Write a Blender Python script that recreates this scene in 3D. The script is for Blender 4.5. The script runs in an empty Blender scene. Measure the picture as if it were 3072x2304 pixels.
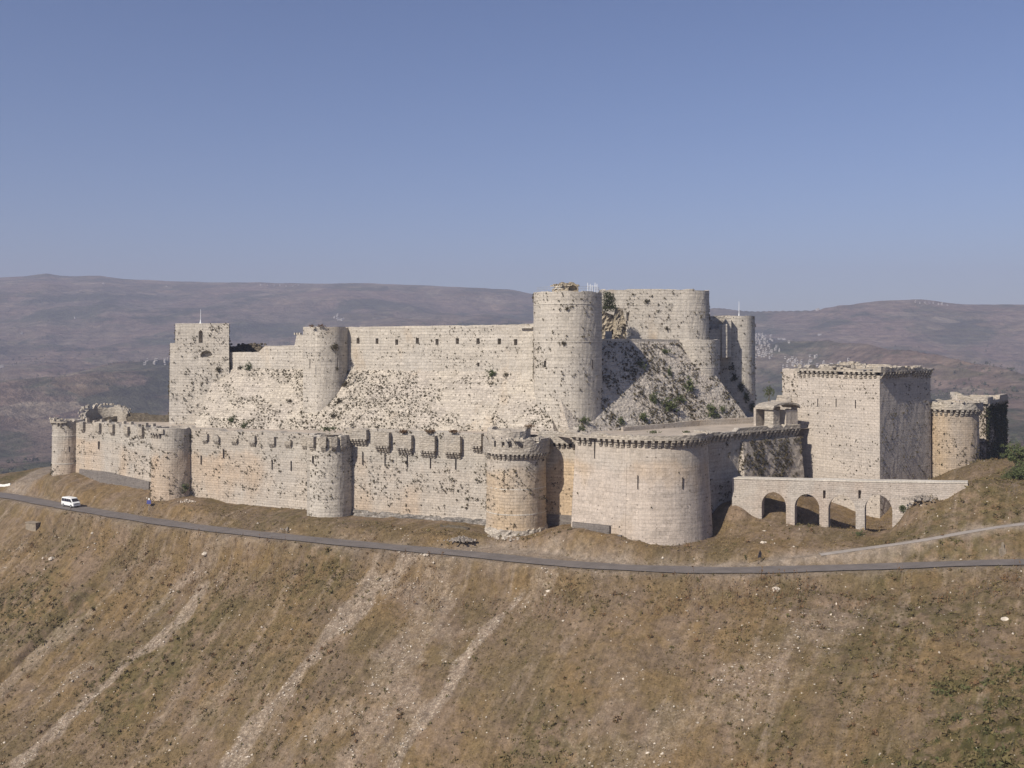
import bpy, bmesh, math, random
import numpy as np
from mathutils import Vector

# ------------------------------------------------------------------ camera, sky, sun, exposure
S = bpy.context.scene
COL = S.collection
F = 2987.0            # focal length in photo pixels (3072 wide)
HY = 1030.0           # photo row of the eye level
cam_d = bpy.data.cameras.new('camera'); cam = bpy.data.objects.new('camera', cam_d); COL.objects.link(cam)
cam.location = (0, 0, 0); cam.rotation_euler = (math.radians(90), 0, 0)
cam_d.sensor_width = 36; cam_d.lens = 36 * F / 3072; cam_d.shift_y = -(1152 - HY) / 3072
cam_d.clip_start = 0.5; cam_d.clip_end = 60000
S.camera = cam
SUN_AZ = math.radians(-41.5); SUN_EL = math.radians(40)     # azimuth measured from "towards the camera"
sun_dir = Vector((math.sin(SUN_AZ) * math.cos(SUN_EL), -math.cos(SUN_AZ) * math.cos(SUN_EL), math.sin(SUN_EL)))
sl = bpy.data.lights.new('sun', 'SUN'); sl.energy = 5.0; sl.angle = math.radians(0.5); sl.color = (1.0, 0.915, 0.80)
so = bpy.data.objects.new('sun', sl); COL.objects.link(so)
so.rotation_euler = sun_dir.to_track_quat('Z', 'Y').to_euler()
W = bpy.data.worlds.new('World'); S.world = W; W.use_nodes = True
wn = W.node_tree.nodes; wl = W.node_tree.links
sky = wn.new('ShaderNodeTexSky'); sky.sky_type = 'NISHITA'; sky.sun_disc = False
sky.sun_elevation = SUN_EL; sky.sun_rotation = math.radians(222)
sky.altitude = 2000; sky.air_density = 1.2; sky.dust_density = 3.0; sky.ozone_density = 3.2
tint = wn.new('ShaderNodeMix'); tint.data_type = 'RGBA'; tint.blend_type = 'MULTIPLY'; tint.inputs[0].default_value = 1.0
tint.inputs[7].default_value = (0.98, 0.97, 1.16, 1)
wl.new(sky.outputs[0], tint.inputs[6]); wl.new(tint.outputs[2], wn['Background'].inputs[0]); wn['Background'].inputs[1].default_value = 0.070
S.view_settings.view_transform = 'Standard'; S.view_settings.look = 'None'
S.view_settings.exposure = 0.22; S.view_settings.gamma = 1.0
S.cycles.max_bounces = 6; S.cycles.volume_bounces = 0
S.cycles.use_denoising = True

rng = np.random.default_rng(7)
random.seed(7)

# ------------------------------------------------------------------ helpers: picking points, naming
def X(px, Y): return (px - 1536.0) / F * Y
def Z(py, Y): return -(py - HY) / F * Y
def P(px, py, Y): return (X(px, Y), Y, Z(py, Y))
def on_line(px, A, B):
    """point of the plan line A-B seen in photo column px"""
    k = (px - 1536.0) / F
    dx, dy = B[0] - A[0], B[1] - A[1]
    t = (k * A[1] - A[0]) / (dx - k * dy)
    return (A[0] + t * dx, A[1] + t * dy)

def tag(o, label=None, cat=None, group=None, kind=None):
    if label: o['label'] = label
    if cat: o['category'] = cat
    if group: o['group'] = group
    if kind: o['kind'] = kind
    return o

def thing(name, loc, label, cat, group=None):
    o = bpy.data.objects.new(name, None); COL.objects.link(o)
    o.location = loc; o.empty_display_size = 1.0
    return tag(o, label, cat, group)

class MB:
    """collects faces and builds ONE mesh object"""
    def __init__(s): s.v = []; s.f = []; s.uv = []; s.m = []
    def add(s, verts, faces, uvs=None, mi=0):
        b = len(s.v); s.v += [tuple(p) for p in verts]
        for i, f in enumerate(faces):
            s.f.append([b + k for k in f]); s.m.append(mi)
            s.uv.append(uvs[i] if uvs else None)
    def quad(s, a, b, c, d, uv=None, mi=0): s.add([a, b, c, d], [(0, 1, 2, 3)], [uv] if uv else None, mi)
    def box(s, c, d, rz=0.0, mi=0, taper=1.0):
        """box centred at c (x, y) with base z c[2], size d, top scaled by taper"""
        ca, sa = math.cos(rz), math.sin(rz); vs = []
        for k, zz in ((1.0, 0), (taper, d[2])):
            for sx, sy in ((-1, -1), (1, -1), (1, 1), (-1, 1)):
                x, y = sx * d[0] / 2 * k, sy * d[1] / 2 * k
                vs.append((c[0] + x * ca - y * sa, c[1] + x * sa + y * ca, c[2] + zz))
        s.add(vs, [(3, 2, 1, 0), (4, 5, 6, 7), (0, 1, 5, 4), (1, 2, 6, 5), (2, 3, 7, 6), (3, 0, 4, 7)], None, mi)
    def tube(s, a, b, r0, r1=None, n=8, mi=0):
        r1 = r0 if r1 is None else r1
        a, b = Vector(a), Vector(b); d = (b - a).normalized()
        u = d.orthogonal().normalized(); w = d.cross(u)
        vs = []
        for p, r in ((a, r0), (b, r1)):
            for i in range(n):
                t = 2 * math.pi * i / n; vs.append(p + (u * math.cos(t) + w * math.sin(t)) * r)
        fs = [(i, (i + 1) % n, n + (i + 1) % n, n + i) for i in range(n)] + [tuple(range(n))[::-1], tuple(range(n, 2 * n))]
        s.add(vs, fs, None, mi)
    def build(s, name, mats, parent=None, smooth=False, origin=None):
        me = bpy.data.meshes.new(name)
        if not isinstance(mats, (list, tuple)): mats = [mats]
        off = Vector(parent.location) if parent is not None else Vector(origin or (0, 0, 0))
        if parent is not None and parent.parent is not None: off = Vector(parent.location) + Vector(parent.parent.location)
        me.from_pydata([(p[0] - off[0], p[1] - off[1], p[2] - off[2]) for p in s.v], [], s.f)
        uvl = me.uv_layers.new(name='UVMap')
        data = np.zeros(len(me.loops) * 2)
        k = 0
        for i, f in enumerate(s.f):
            n = len(f); u = s.uv[i]
            if u is None:                                   # box projection in metres
                p = [Vector(s.v[j]) for j in f]
                nr = Vector((0, 0, 0))
                for q in range(n): nr += p[q].cross(p[(q + 1) % n])
                if abs(nr.z) > 0.8 * nr.length: u = [(q.x, q.y) for q in p]
                elif abs(nr.x) > abs(nr.y): u = [(q.y, q.z) for q in p]
                else: u = [(q.x, q.z) for q in p]
            for q in range(n): data[k] = u[q][0]; data[k + 1] = u[q][1]; k += 2
        uvl.data.foreach_set('uv', data)
        for m in mats: me.materials.append(m)
        me.polygons.foreach_set('material_index', s.m)
        if smooth: me.polygons.foreach_set('use_smooth', [True] * len(me.polygons))
        me.update()
        o = bpy.data.objects.new(name, me); COL.objects.link(o)
        if parent is not None: o.parent = parent
        elif origin: o.location = origin
        return o

def copy_part(o, parent, loc, rz=0.0, scale=(1, 1, 1)):
    c = o.copy(); COL.objects.link(c); c.parent = parent
    c.location = loc; c.rotation_euler = (0, 0, rz); c.scale = scale
    return c

# ------------------------------------------------------------------ noise (numpy)
def _h(ix, iy, seed):
    n = (ix.astype(np.int64) * 374761393 + iy.astype(np.int64) * 668265263 + seed * 1442695041) & 0xffffffff
    n = ((n ^ (n >> 13)) * 1274126177) & 0xffffffff
    n = n ^ (n >> 16)
    return (n & 0xffffff) / float(0xffffff)
def vnoise(x, y, seed=0):
    x = np.asarray(x, float); y = np.asarray(y, float)
    ix = np.floor(x); iy = np.floor(y); fx = x - ix; fy = y - iy
    fx = fx * fx * (3 - 2 * fx); fy = fy * fy * (3 - 2 * fy)
    a = _h(ix, iy, seed); b = _h(ix + 1, iy, seed); c = _h(ix, iy + 1, seed); d = _h(ix + 1, iy + 1, seed)
    return (a * (1 - fx) + b * fx) * (1 - fy) + (c * (1 - fx) + d * fx) * fy - 0.5
def fbm(x, y, scale, octaves=4, seed=0, gain=0.5):
    t = 0; a = 1.0; x = np.asarray(x, float) / scale; y = np.asarray(y, float) / scale
    for o in range(octaves):
        t = t + a * vnoise(x, y, seed + o * 17); x = x * 2.03 + 5.1; y = y * 2.03 - 3.7; a *= gain
    return t

# ------------------------------------------------------------------ materials
def new_mat(name, rough=0.9, spec=0.2):
    m = bpy.data.materials.new(name); m.use_nodes = True
    nt = m.node_tree; b = nt.nodes['Principled BSDF']
    b.inputs['Roughness'].default_value = rough; b.inputs['Specular IOR Level'].default_value = spec
    return m, nt, b
class NT:
    def __init__(s, nt): s.nt = nt
    def n(s, t, **kw):
        x = s.nt.nodes.new(t)
        for k, v in kw.items(): setattr(x, k, v)
        return x
    def l(s, a, b): s.nt.links.new(a, b)
    def noise(s, vec, scale, detail=4, rough=0.55):
        x = s.n('ShaderNodeTexNoise'); x.inputs['Scale'].default_value = scale
        x.inputs['Detail'].default_value = detail; x.inputs['Roughness'].default_value = rough
        s.l(vec, x.inputs['Vector']); return x.outputs[0]
    def ramp(s, fac, stops, interp='LINEAR'):
        r = s.n('ShaderNodeValToRGB'); r.color_ramp.interpolation = interp
        while len(r.color_ramp.elements) < len(stops): r.color_ramp.elements.new(0.5)
        for e, (p, c) in zip(r.color_ramp.elements, stops):
            e.position = p; e.color = (c, c, c, 1) if isinstance(c, (int, float)) else (*c, 1)
        s.l(fac, r.inputs[0]); return r.outputs[0]
    def mix(s, fac, a, b, mode='MIX'):
        x = s.n('ShaderNodeMix', data_type='RGBA', blend_type=mode)
        for i, v in ((0, fac), (6, a), (7, b)):
            if isinstance(v, (int, float)): x.inputs[i].default_value = v
            elif isinstance(v, tuple): x.inputs[i].default_value = (*v, 1)
            else: s.l(v, x.inputs[i])
        return x.outputs[2]
    def math(s, op, a, b=0.0, clamp=False):
        x = s.n('ShaderNodeMath', operation=op, use_clamp=clamp)
        for i, v in ((0, a), (1, b)):
            if isinstance(v, (int, float)): x.inputs[i].default_value = v
            else: s.l(v, x.inputs[i])
        return x.outputs[0]
    def scale(s, vec, sc):
        x = s.n('ShaderNodeMapping'); x.inputs['Scale'].default_value = sc; s.l(vec, x.inputs['Vector']); return x.outputs[0]
    def pos(s): return s.n('ShaderNodeNewGeometry').outputs['Position']
    def uv(s): return s.n('ShaderNodeTexCoord').outputs['UV']
    def bump(s, h, b, strength=0.5, dist=0.1):
        x = s.n('ShaderNodeBump'); x.inputs['Strength'].default_value = strength; x.inputs['Distance'].default_value = dist
        s.l(h, x.inputs['Height']); s.l(x.outputs[0], b.inputs['Normal'])

def stone(name, base=(0.464, 0.424, 0.376), warm=(0.464, 0.352, 0.232), warm_amt=0.2, row=0.62, brick=1.35, mortar=0.5,
          pits=0.35, pit_scale=0.9, grey=(0.47, 0.44, 0.40), rubble=0.0, bumpk=0.6, alb=0.90, zsplit=None, upper=(0.44, 0.415, 0.37)):
    m, nt, b = new_mat(name); N = NT(nt); uv = N.uv(); pos = N.pos()
    br = N.n('ShaderNodeTexBrick'); br.offset = 0.5; br.squash = 1.0
    wob = N.n('ShaderNodeVectorMath', operation='ADD')
    w1 = N.n('ShaderNodeTexNoise'); w1.inputs['Scale'].default_value = 0.35; N.l(pos, w1.inputs['Vector'])
    wm = N.n('ShaderNodeVectorMath', operation='SCALE'); wm.inputs['Scale'].default_value = 0.3; N.l(w1.outputs[1], wm.inputs[0])
    N.l(uv, wob.inputs[0]); N.l(wm.outputs[0], wob.inputs[1])
    N.l(wob.outputs[0], br.inputs['Vector'])
    br.inputs['Scale'].default_value = 1.0; br.inputs['Brick Width'].default_value = brick; br.inputs['Row Height'].default_value = row
    br.inputs['Mortar Size'].default_value = 0.035; br.inputs['Mortar Smooth'].default_value = 0.3
    br.inputs['Bias'].default_value = 0.0
    br.inputs['Color1'].default_value = (0.78, 0.78, 0.78, 1); br.inputs['Color2'].default_value = (1.12, 1.12, 1.12, 1)
    br.inputs['Mortar'].default_value = (0.45, 0.43, 0.40, 1)
    # large patches of grey weathering and warm ochre
    n1 = N.ramp(N.noise(pos, 0.11, 5, 0.6), [(0.42, 0.0), (0.62, 1.0)])
    n2 = N.ramp(N.noise(N.scale(pos, (1.0, 1.0, 0.55)), 0.075, 4, 0.55), [(0.66 - 0.35 * warm_amt, 0.0), (0.82 - 0.25 * warm_amt, 1.0)])
    c = N.mix(N.math('MULTIPLY', n1, 0.6), base, grey)
    c = N.mix(N.math('MULTIPLY', n2, 0.85), c, warm)
    if zsplit is not None:                     # the upper courses are greyer, newer stone
        sz = N.n('ShaderNodeSeparateXYZ'); N.l(pos, sz.inputs[0])
        zz = N.math('ADD', sz.outputs[2], N.math('MULTIPLY', N.math('SUBTRACT', N.noise(N.scale(pos, (1, 1, .3)), 0.16, 4), 0.5), 9.0))
        up = N.ramp(N.math('ADD', N.math('MULTIPLY', N.math('SUBTRACT', zz, zsplit), 0.35), 0.5), [(0.25, 0.0), (0.75, 0.72)])
        c = N.mix(up, c, upper)
    # vertical runs and horizontal course bands
    st = N.ramp(N.noise(N.scale(pos, (1.2, 1.2, 0.09)), 1.1, 3), [(0.35, 0.93), (0.62, 1.04)])
    hb = N.ramp(N.noise(N.scale(pos, (0.12, 0.12, 2.2)), 0.8, 3), [(0.35, 0.88), (0.65, 1.08)])
    c = N.mix(1.0, c, st, 'MULTIPLY'); c = N.mix(1.0, c, hb, 'MULTIPLY')
    patch = N.ramp(N.noise(pos, 0.5, 3), [(0.45, 0.25), (0.6, 1.0)])
    c = N.mix(N.math('MULTIPLY', patch, mortar), c, N.mix(1.0, c, br.outputs[0], 'MULTIPLY'))
    h = br.outputs[1]
    if rubble > 0:
        vo = N.n('ShaderNodeTexVoronoi', feature='F1'); vo.inputs['Scale'].default_value = 1.25
        N.l(N.scale(pos, (1, 1, 1.5)), vo.inputs['Vector'])
        vc = N.n('ShaderNodeSeparateColor'); N.l(vo.outputs['Color'], vc.inputs[0])
        cell = N.ramp(vc.outputs[0], [(0.0, 0.74), (0.35, 0.90), (0.7, 1.06), (1.0, 1.28)])
        edge = N.ramp(vo.outputs['Distance'], [(0.3, 1.0), (0.62, 0.66)])
        rm = N.math('MULTIPLY', N.ramp(N.noise(pos, 0.22, 3), [(0.36, 0.35), (0.55, 1.0)]), rubble)
        c = N.mix(rm, c, N.mix(1.0, N.mix(1.0, c, cell, 'MULTIPLY'), edge, 'MULTIPLY'))
        h = N.math('ADD', N.math('MULTIPLY', vo.outputs['Distance'], -2.0), N.math('MULTIPLY', h, -1))
    else:
        h = N.math('MULTIPLY', h, -1)
    # fine grain
    g = N.ramp(N.noise(pos, 2.6, 4, 0.7), [(0.3, 0.78), (0.7, 1.18)])
    c = N.mix(1.0, c, g, 'MULTIPLY')
    # missing stones: small bumped pits where chosen, the shade inside painted dark
    vp = N.n('ShaderNodeTexVoronoi', feature='F1'); vp.inputs['Scale'].default_value = pit_scale
    vv = N.n('ShaderNodeVectorMath', operation='ADD')
    w2 = N.n('ShaderNodeTexNoise'); w2.inputs['Scale'].default_value = 3.0; N.l(pos, w2.inputs['Vector'])
    w3 = N.n('ShaderNodeVectorMath', operation='SCALE'); w3.inputs['Scale'].default_value = 0.35; N.l(w2.outputs[1], w3.inputs[0])
    N.l(N.scale(pos, (1, 1, 1.25)), vv.inputs[0]); N.l(w3.outputs[0], vv.inputs[1]); N.l(vv.outputs[0], vp.inputs['Vector'])
    pc = N.n('ShaderNodeSeparateColor'); N.l(vp.outputs['Color'], pc.inputs[0])
    sel = N.math('LESS_THAN', pc.outputs[1], pits)
    rad = N.math('MULTIPLY', pc.outputs[2], 0.26)
    pit = N.math('MULTIPLY', sel, N.math('LESS_THAN', vp.outputs['Distance'], rad))
    c = N.mix(N.math('MULTIPLY', pit, 0.62), c, (0.10, 0.085, 0.065))
    c = N.mix(1.0, c, (alb, alb * .99, alb * .96), 'MULTIPLY')
    N.l(c, b.inputs['Base Color'])
    N.bump(N.math('ADD', N.math('ADD', h, N.math('MULTIPLY', N.noise(pos, 1.7, 5, 0.65), 1.2)), N.math('MULTIPLY', pit, -3.0)), b, bumpk, 0.14)
    return m

M = {}
M['keep'] = stone('keep_stone', base=(0.496, 0.456, 0.400), row=0.8, brick=1.7, mortar=0.65, pits=0.30, warm_amt=0.15, alb=0.96)
M['wall'] = stone('outer_wall_stone', base=(0.496, 0.444, 0.384), warm=(0.512, 0.400, 0.296), row=0.6, brick=1.2, mortar=0.5, pits=0.30, warm_amt=0.65, zsplit=-28.5, upper=(0.45, 0.42, 0.375))
M['smooth'] = stone('bastion_stone', base=(0.528, 0.460, 0.400), warm=(0.496, 0.368, 0.232), row=0.75, brick=1.3, mortar=0.75, pits=0.10, warm_amt=0.62, zsplit=-25.0, upper=(0.46, 0.42, 0.375), grey=(0.456, 0.408, 0.368), bumpk=0.35)
M['ochre'] = stone('ochre_stone', base=(0.496, 0.432, 0.360), warm=(0.50, 0.385, 0.26), row=0.7, brick=1.3, mortar=0.6, pits=0.22, warm_amt=0.95, zsplit=-27.5, upper=(0.47, 0.44, 0.40), grey=(0.424, 0.392, 0.368))
M['square'] = stone('square_tower_stone', base=(0.528, 0.472, 0.416), row=0.6, brick=1.1, mortar=0.35, pits=0.28, warm_amt=0.05, grey=(0.464, 0.424, 0.384))
M['south'] = stone('south_wall_stone', base=(0.440, 0.384, 0.328), warm=(0.400, 0.320, 0.232), row=0.7, brick=1.2, mortar=0.5, pits=0.3, warm_amt=0.4)
M['rubble'] = stone('glacis_rubble_stone', base=(0.53, 0.48, 0.41), row=0.7, brick=1.2, mortar=0.8, pits=0.5, pit_scale=1.1, rubble=0.5, warm_amt=0.1, grey=(0.496, 0.448, 0.400), bumpk=0.5)
M['course'] = stone('glacis_course_stone', base=(0.512, 0.460, 0.400), row=0.95, brick=1.6, mortar=0.95, pits=0.5, pit_scale=0.9, rubble=0.12, warm_amt=0.1, bumpk=0.6)
M['parapet'] = stone('parapet_stone', base=(0.464, 0.416, 0.352), row=0.5, brick=1.0, mortar=0.6, pits=0.3, rubble=0.3, warm_amt=0.15)
M['bridge'] = stone('bridge_stone', base=(0.480, 0.424, 0.376), warm=(0.456, 0.360, 0.288), row=0.4, brick=0.8, mortar=0.5, pits=0.3, pit_scale=1.3, warm_amt=0.3)
M['grey'] = stone('grey_base_stone', base=(0.215, 0.195, 0.18), grey=(0.17, 0.155, 0.15), row=0.45, brick=0.8, mortar=0.6, pits=0.1, warm_amt=0.0)
M['string'] = stone('string_course_stone', base=(0.592, 0.552, 0.488), row=2.0, brick=1.6, mortar=0.3, pits=0.05, warm_amt=0.0, grey=(0.528, 0.488, 0.440))

def leaf_mat(name, c1, c2, c3, scale=0.8):
    m, nt, b = new_mat(name, 0.8, 0.15); N = NT(nt); pos = N.pos()
    f = N.noise(pos, scale, 3); f2 = N.noise(pos, scale * 7, 2)
    c = N.mix(N.ramp(f, [(0.38, 0.0), (0.62, 1.0)]), c1, c2)
    c = N.mix(N.math('MULTIPLY', N.ramp(f2, [(0.4, 0.0), (0.65, 1.0)]), 0.7), c, c3)
    N.l(c, b.inputs['Base Color'])
    b.inputs['Subsurface Weight'].default_value = 0.0
    return m
M['weed'] = leaf_mat('wall_weed_leaves', (0.085, 0.07, 0.04), (0.055, 0.055, 0.028), (0.12, 0.09, 0.055))
M['shrub'] = leaf_mat('green_shrub_leaves', (0.05, 0.075, 0.028), (0.08, 0.10, 0.04), (0.13, 0.13, 0.06), 1.4)
M['ivy'] = leaf_mat('ivy_leaves', (0.028, 0.04, 0.016), (0.045, 0.055, 0.025), (0.07, 0.07, 0.04), 1.0)
M['tuft'] = leaf_mat('scrub_leaves', (0.125, 0.10, 0.042), (0.085, 0.078, 0.03), (0.17, 0.13, 0.065), 0.12)
M['grass'] = leaf_mat('dry_grass_blades', (0.20, 0.145, 0.065), (0.155, 0.12, 0.055), (0.25, 0.185, 0.10), 0.10)
M['rust'] = leaf_mat('dry_brown_leaves', (0.15, 0.085, 0.045), (0.11, 0.07, 0.035), (0.20, 0.13, 0.07), 0.6)

def plain(name, col, rough=0.8, spec=0.3, metal=0.0, vary=0.15, scale=3.0):
    m, nt, b = new_mat(name, rough, spec); N = NT(nt)
    f = N.ramp(N.noise(N.pos(), scale, 4), [(0.3, 1 - vary), (0.7, 1 + vary)])
    N.l(N.mix(1.0, (*col,), f, 'MULTIPLY'), b.inputs['Base Color']); b.inputs['Metallic'].default_value = metal
    return m
M['asphalt'] = plain('road_asphalt', (0.140, 0.124, 0.114), 0.85, 0.3, vary=0.16, scale=0.35)
M['white_paint'] = plain('white_van_paint', (0.74, 0.75, 0.74), 0.35, 0.5, vary=0.03)
M['glass'] = plain('dark_glass', (0.02, 0.018, 0.025), 0.12, 0.6, vary=0.1)
M['rubber'] = plain('tyre_rubber', (0.03, 0.03, 0.03), 0.9)
M['metal'] = plain('grey_metal', (0.55, 0.55, 0.55), 0.4, 0.5, 0.6)
M['dark_metal'] = plain('dark_metal', (0.05, 0.045, 0.05), 0.6, 0.4)
M['blue'] = plain('blue_sign_paint', (0.06, 0.07, 0.22), 0.5)
M['white'] = plain('whitewashed_surface', (0.75, 0.74, 0.70), 0.8)
M['house'] = plain('house_plaster', (0.41, 0.39, 0.36), 0.9, vary=0.2, scale=0.02)
M['houseroof'] = plain('house_roof_concrete', (0.50, 0.46, 0.42), 0.9, vary=0.2, scale=0.02)
M['dark'] = plain('painted_opening_shade', (0.03, 0.025, 0.025), 1.0, 0.0)  # near-black colour standing for the shade inside slits and windows
M['rock'] = plain('pale_limestone_chips', (0.50, 0.44, 0.36), 0.9, vary=0.35, scale=0.9)
M['sand'] = plain('sandy_terrace', (0.36, 0.31, 0.255), 0.95, vary=0.2, scale=0.25)
M['pathm'] = plain('pale_gravel', (0.29, 0.26, 0.23), 0.95, vary=0.15, scale=0.5)
M['lamp'] = plain('lamp_lens', (0.6, 0.6, 0.62), 0.2, 0.6)
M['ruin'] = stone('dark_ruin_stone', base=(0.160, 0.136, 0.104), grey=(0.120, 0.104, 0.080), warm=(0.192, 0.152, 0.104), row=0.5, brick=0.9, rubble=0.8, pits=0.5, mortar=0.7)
M['rubblewarm'] = stone('warm_rubble_stone', base=(0.496, 0.432, 0.336), grey=(0.400, 0.344, 0.264), warm=(0.400, 0.320, 0.208), row=0.45, brick=0.8, rubble=0.9, pits=0.4)
M['rubble_dark'] = stone('footing_rubble', base=(0.336, 0.312, 0.284), grey=(0.240, 0.224, 0.216), row=0.45, brick=0.8, rubble=0.95, pits=0.5, warm_amt=0.0)
M['ochre2'] = stone('warm_tower_stone', base=(0.480, 0.408, 0.336), warm=(0.456, 0.344, 0.224), row=0.55, brick=1.1, mortar=0.5, pits=0.3, warm_amt=0.7, grey=(0.320, 0.288, 0.256))
M['ruin_grey'] = stone('fallen_grey_stone', base=(0.36, 0.32, 0.28), grey=(0.28, 0.25, 0.22), row=0.5, brick=0.9, rubble=0.6, pits=0.3)
M['ruin_grey2'] = plain('weathered_concrete', (0.24, 0.20, 0.15), 0.9, vary=0.25, scale=1.5)
M['wood'] = leaf_mat('distant_tree_leaves', (0.04, 0.05, 0.025), (0.06, 0.065, 0.035), (0.08, 0.08, 0.04), 0.01)
M['greenscrub'] = leaf_mat('green_scrub_leaves', (0.085, 0.095, 0.035), (0.11, 0.10, 0.045), (0.06, 0.07, 0.028), 0.5)

# ------------------------------------------------------------------ ground: heights through surveyed points
ROADPX = [(-700, 1400, 380), (-300, 1446, 322), (0, 1484, 289), (208, 1521, 267.7), (555, 1576, 240.7), (972, 1622, 222), (1389, 1660, 208.6), (1667, 1688, 199.7),
          (1944, 1705, 194.7), (2222, 1710, 190), (2639, 1699, 183), (3072, 1686, 171), (3500, 1700, 155), (4200, 1760, 132)]
PATHPX = [(1980, 1699, 197.3), (2204, 1696, 193), (2330, 1681, 192), (2500, 1657, 191), (2750, 1622, 187), (2900, 1595, 185), (3072, 1570, 182), (3400, 1540, 180)]
TRACKPX = [(20, 1478, 291), (62, 1455, 293), (110, 1428, 300), (150, 1408, 308), (185, 1398, 322), (230, 1395, 340)]
LOTPX = [(1380, 1650, 211), (1480, 1648, 212), (1600, 1660, 208), (1720, 1680, 203), (1850, 1694, 198.5)]
def smooth_line(pts, step=2.0):
    p = np.array([P(*q) for q in pts]); out = []
    for i in range(len(p) - 1):
        p0 = p[max(i - 1, 0)]; p1 = p[i]; p2 = p[i + 1]; p3 = p[min(i + 2, len(p) - 1)]
        n = max(2, int(np.linalg.norm(p2 - p1) / step))
        for k in range(n):
            t = k / n
            out.append(0.5 * ((2 * p1) + (-p0 + p2) * t + (2 * p0 - 5 * p1 + 4 * p2 - p3) * t * t + (-p0 + 3 * p1 - 3 * p2 + p3) * t ** 3))
    out.append(p[-1]); return np.array(out)
ROAD = smooth_line(ROADPX); PATH = smooth_line(PATHPX); TRACK = smooth_line(TRACKPX); LOT = smooth_line(LOTPX)
BR_A, BR_B = (49.3, 216.6), (89.9, 196.8)            # bridge face line in plan
def brp(px, py): q = on_line(px, BR_A, BR_B); return (q[0], q[1], Z(py, q[1]))
ctrl = [P(*q) for q in ROADPX] + [P(*q) for q in PATHPX[2:]] + [P(*q) for q in TRACKPX] + [
    P(162, 1432, 286), P(243, 1427, 286), P(300, 1448, 281), P(360, 1455, 275), P(450, 1480, 264), P(330, 1490, 270), P(458, 1498, 260), P(522, 1500, 256), P(586, 1489, 260),
    P(700, 1508, 256), P(928, 1532, 243), P(990, 1558, 233.5), P(1058, 1548, 239), P(1250, 1567, 230), P(1456, 1592, 222),
    P(1547, 1614, 215), P(1638, 1592, 221), P(1727, 1580, 212), P(1780, 1590, 210), P(1850, 1613, 205), P(1960, 1637, 203), P(2110, 1622, 208), P(2160, 1600, 213),
    P(2215, 1520, 219), P(2150, 1590, 214),
    brp(2214, 1505), brp(2250, 1545), brp(2290, 1566), brp(2370, 1572), brp(2440, 1582), brp(2520, 1588), brp(2600, 1592), brp(2690, 1580), brp(2715, 1535), brp(2750, 1500),
    brp(2830, 1505), brp(2870, 1480), brp(2903, 1455),
    P(2300, 1492, 223), P(2400, 1500, 225), P(2480, 1535, 227), P(2642, 1556, 228), P(2560, 1556, 227), (66, 212, -41.2), (76, 208, -40.8), (72, 218, -41.0), (84, 214, -40.0),
    P(2760, 1478, 200), P(2900, 1447, 199), P(2880, 1400, 226), P(2960, 1382, 226), P(3040, 1374, 220), P(3072, 1430, 205), P(2930, 1500, 194), P(3300, 1360, 220), P(3300, 1450, 195),
    P(2300, 1640, 197), P(2500, 1620, 197), P(2700, 1596, 196),
    # slope below the road
    P(0, 2304, 195), P(0, 1900, 233), P(0, 1700, 257), P(500, 2304, 184), P(500, 1950, 212), P(500, 1750, 230), P(1000, 2304, 171), P(1000, 1900, 199), P(1000, 1750, 211),
    P(1500, 2304, 163), P(1500, 1950, 184), P(1500, 1780, 199), P(2000, 2304, 153), P(2000, 1950, 175), P(2000, 1800, 187),
    P(2500, 2304, 139), P(2500, 2000, 158), P(2500, 1820, 173), P(3072, 2304, 120), P(3072, 2000, 142), P(3072, 1820, 158), P(3600, 2304, 105), P(3600, 1950, 130),
    P(-500, 2304, 205), P(-500, 1900, 248), P(1000, 2900, 150), P(2000, 2900, 125), P(3000, 2900, 95),
    # viewer's own hill and the far sides of the ridge
    (0, -20, -6), (0, 20, -22), (0, 70, -62), (-70, 80, -95), (70, 60, -45), (-150, 130, -110), (120, 90, -35), (-90, 0, -60), (90, 0, -25),
    (-100, 345, -50), (-60, 360, -52), (-175, 350, -62), (0, 350, -42), (80, 340, -40), (150, 300, -38), (-230, 300, -75), (-240, 430, -120), (-150, 440, -112), (0, 460, -108), (150, 450, -92), (250, 330, -70), (300, 460, -120), (-200, 200, -95), (-240, 140, -130), (-300, 330, -100),
    # under the castle
    (-60, 300, -40), (-20, 280, -40), (20, 260, -40), (50, 260, -39), (100, 250, -35), (120, 240, -32)]
ctrl = np.array(ctrl)
def _u(r2): return 0.5 * r2 * np.log(np.maximum(r2, 1e-9))
def _fit(c, lam=25.0):
    n = len(c); xy = c[:, :2] / 50.0
    K = _u(((xy[:, None] - xy[None]) ** 2).sum(-1)) + lam * 1e-4 * np.eye(n)
    Pm = np.c_[np.ones(n), xy]; A = np.zeros((n + 3, n + 3)); A[:n, :n] = K; A[:n, n:] = Pm; A[n:, :n] = Pm.T
    return xy, np.linalg.solve(A, np.r_[c[:, 2], 0, 0, 0])
_xy, _w = _fit(ctrl)
def tps(x, y):
    x = np.asarray(x, float); y = np.asarray(y, float); sh = x.shape; q = np.c_[x.ravel(), y.ravel()] / 50.0
    out = np.empty(len(q))
    for s in range(0, len(q), 20000):
        b = q[s:s + 20000]; out[s:s + 20000] = _u(((b[:, None] - _xy[None]) ** 2).sum(-1)) @ _w[:-3] + _w[-3] + b @ _w[-2:]
    return out.reshape(sh)
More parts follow.
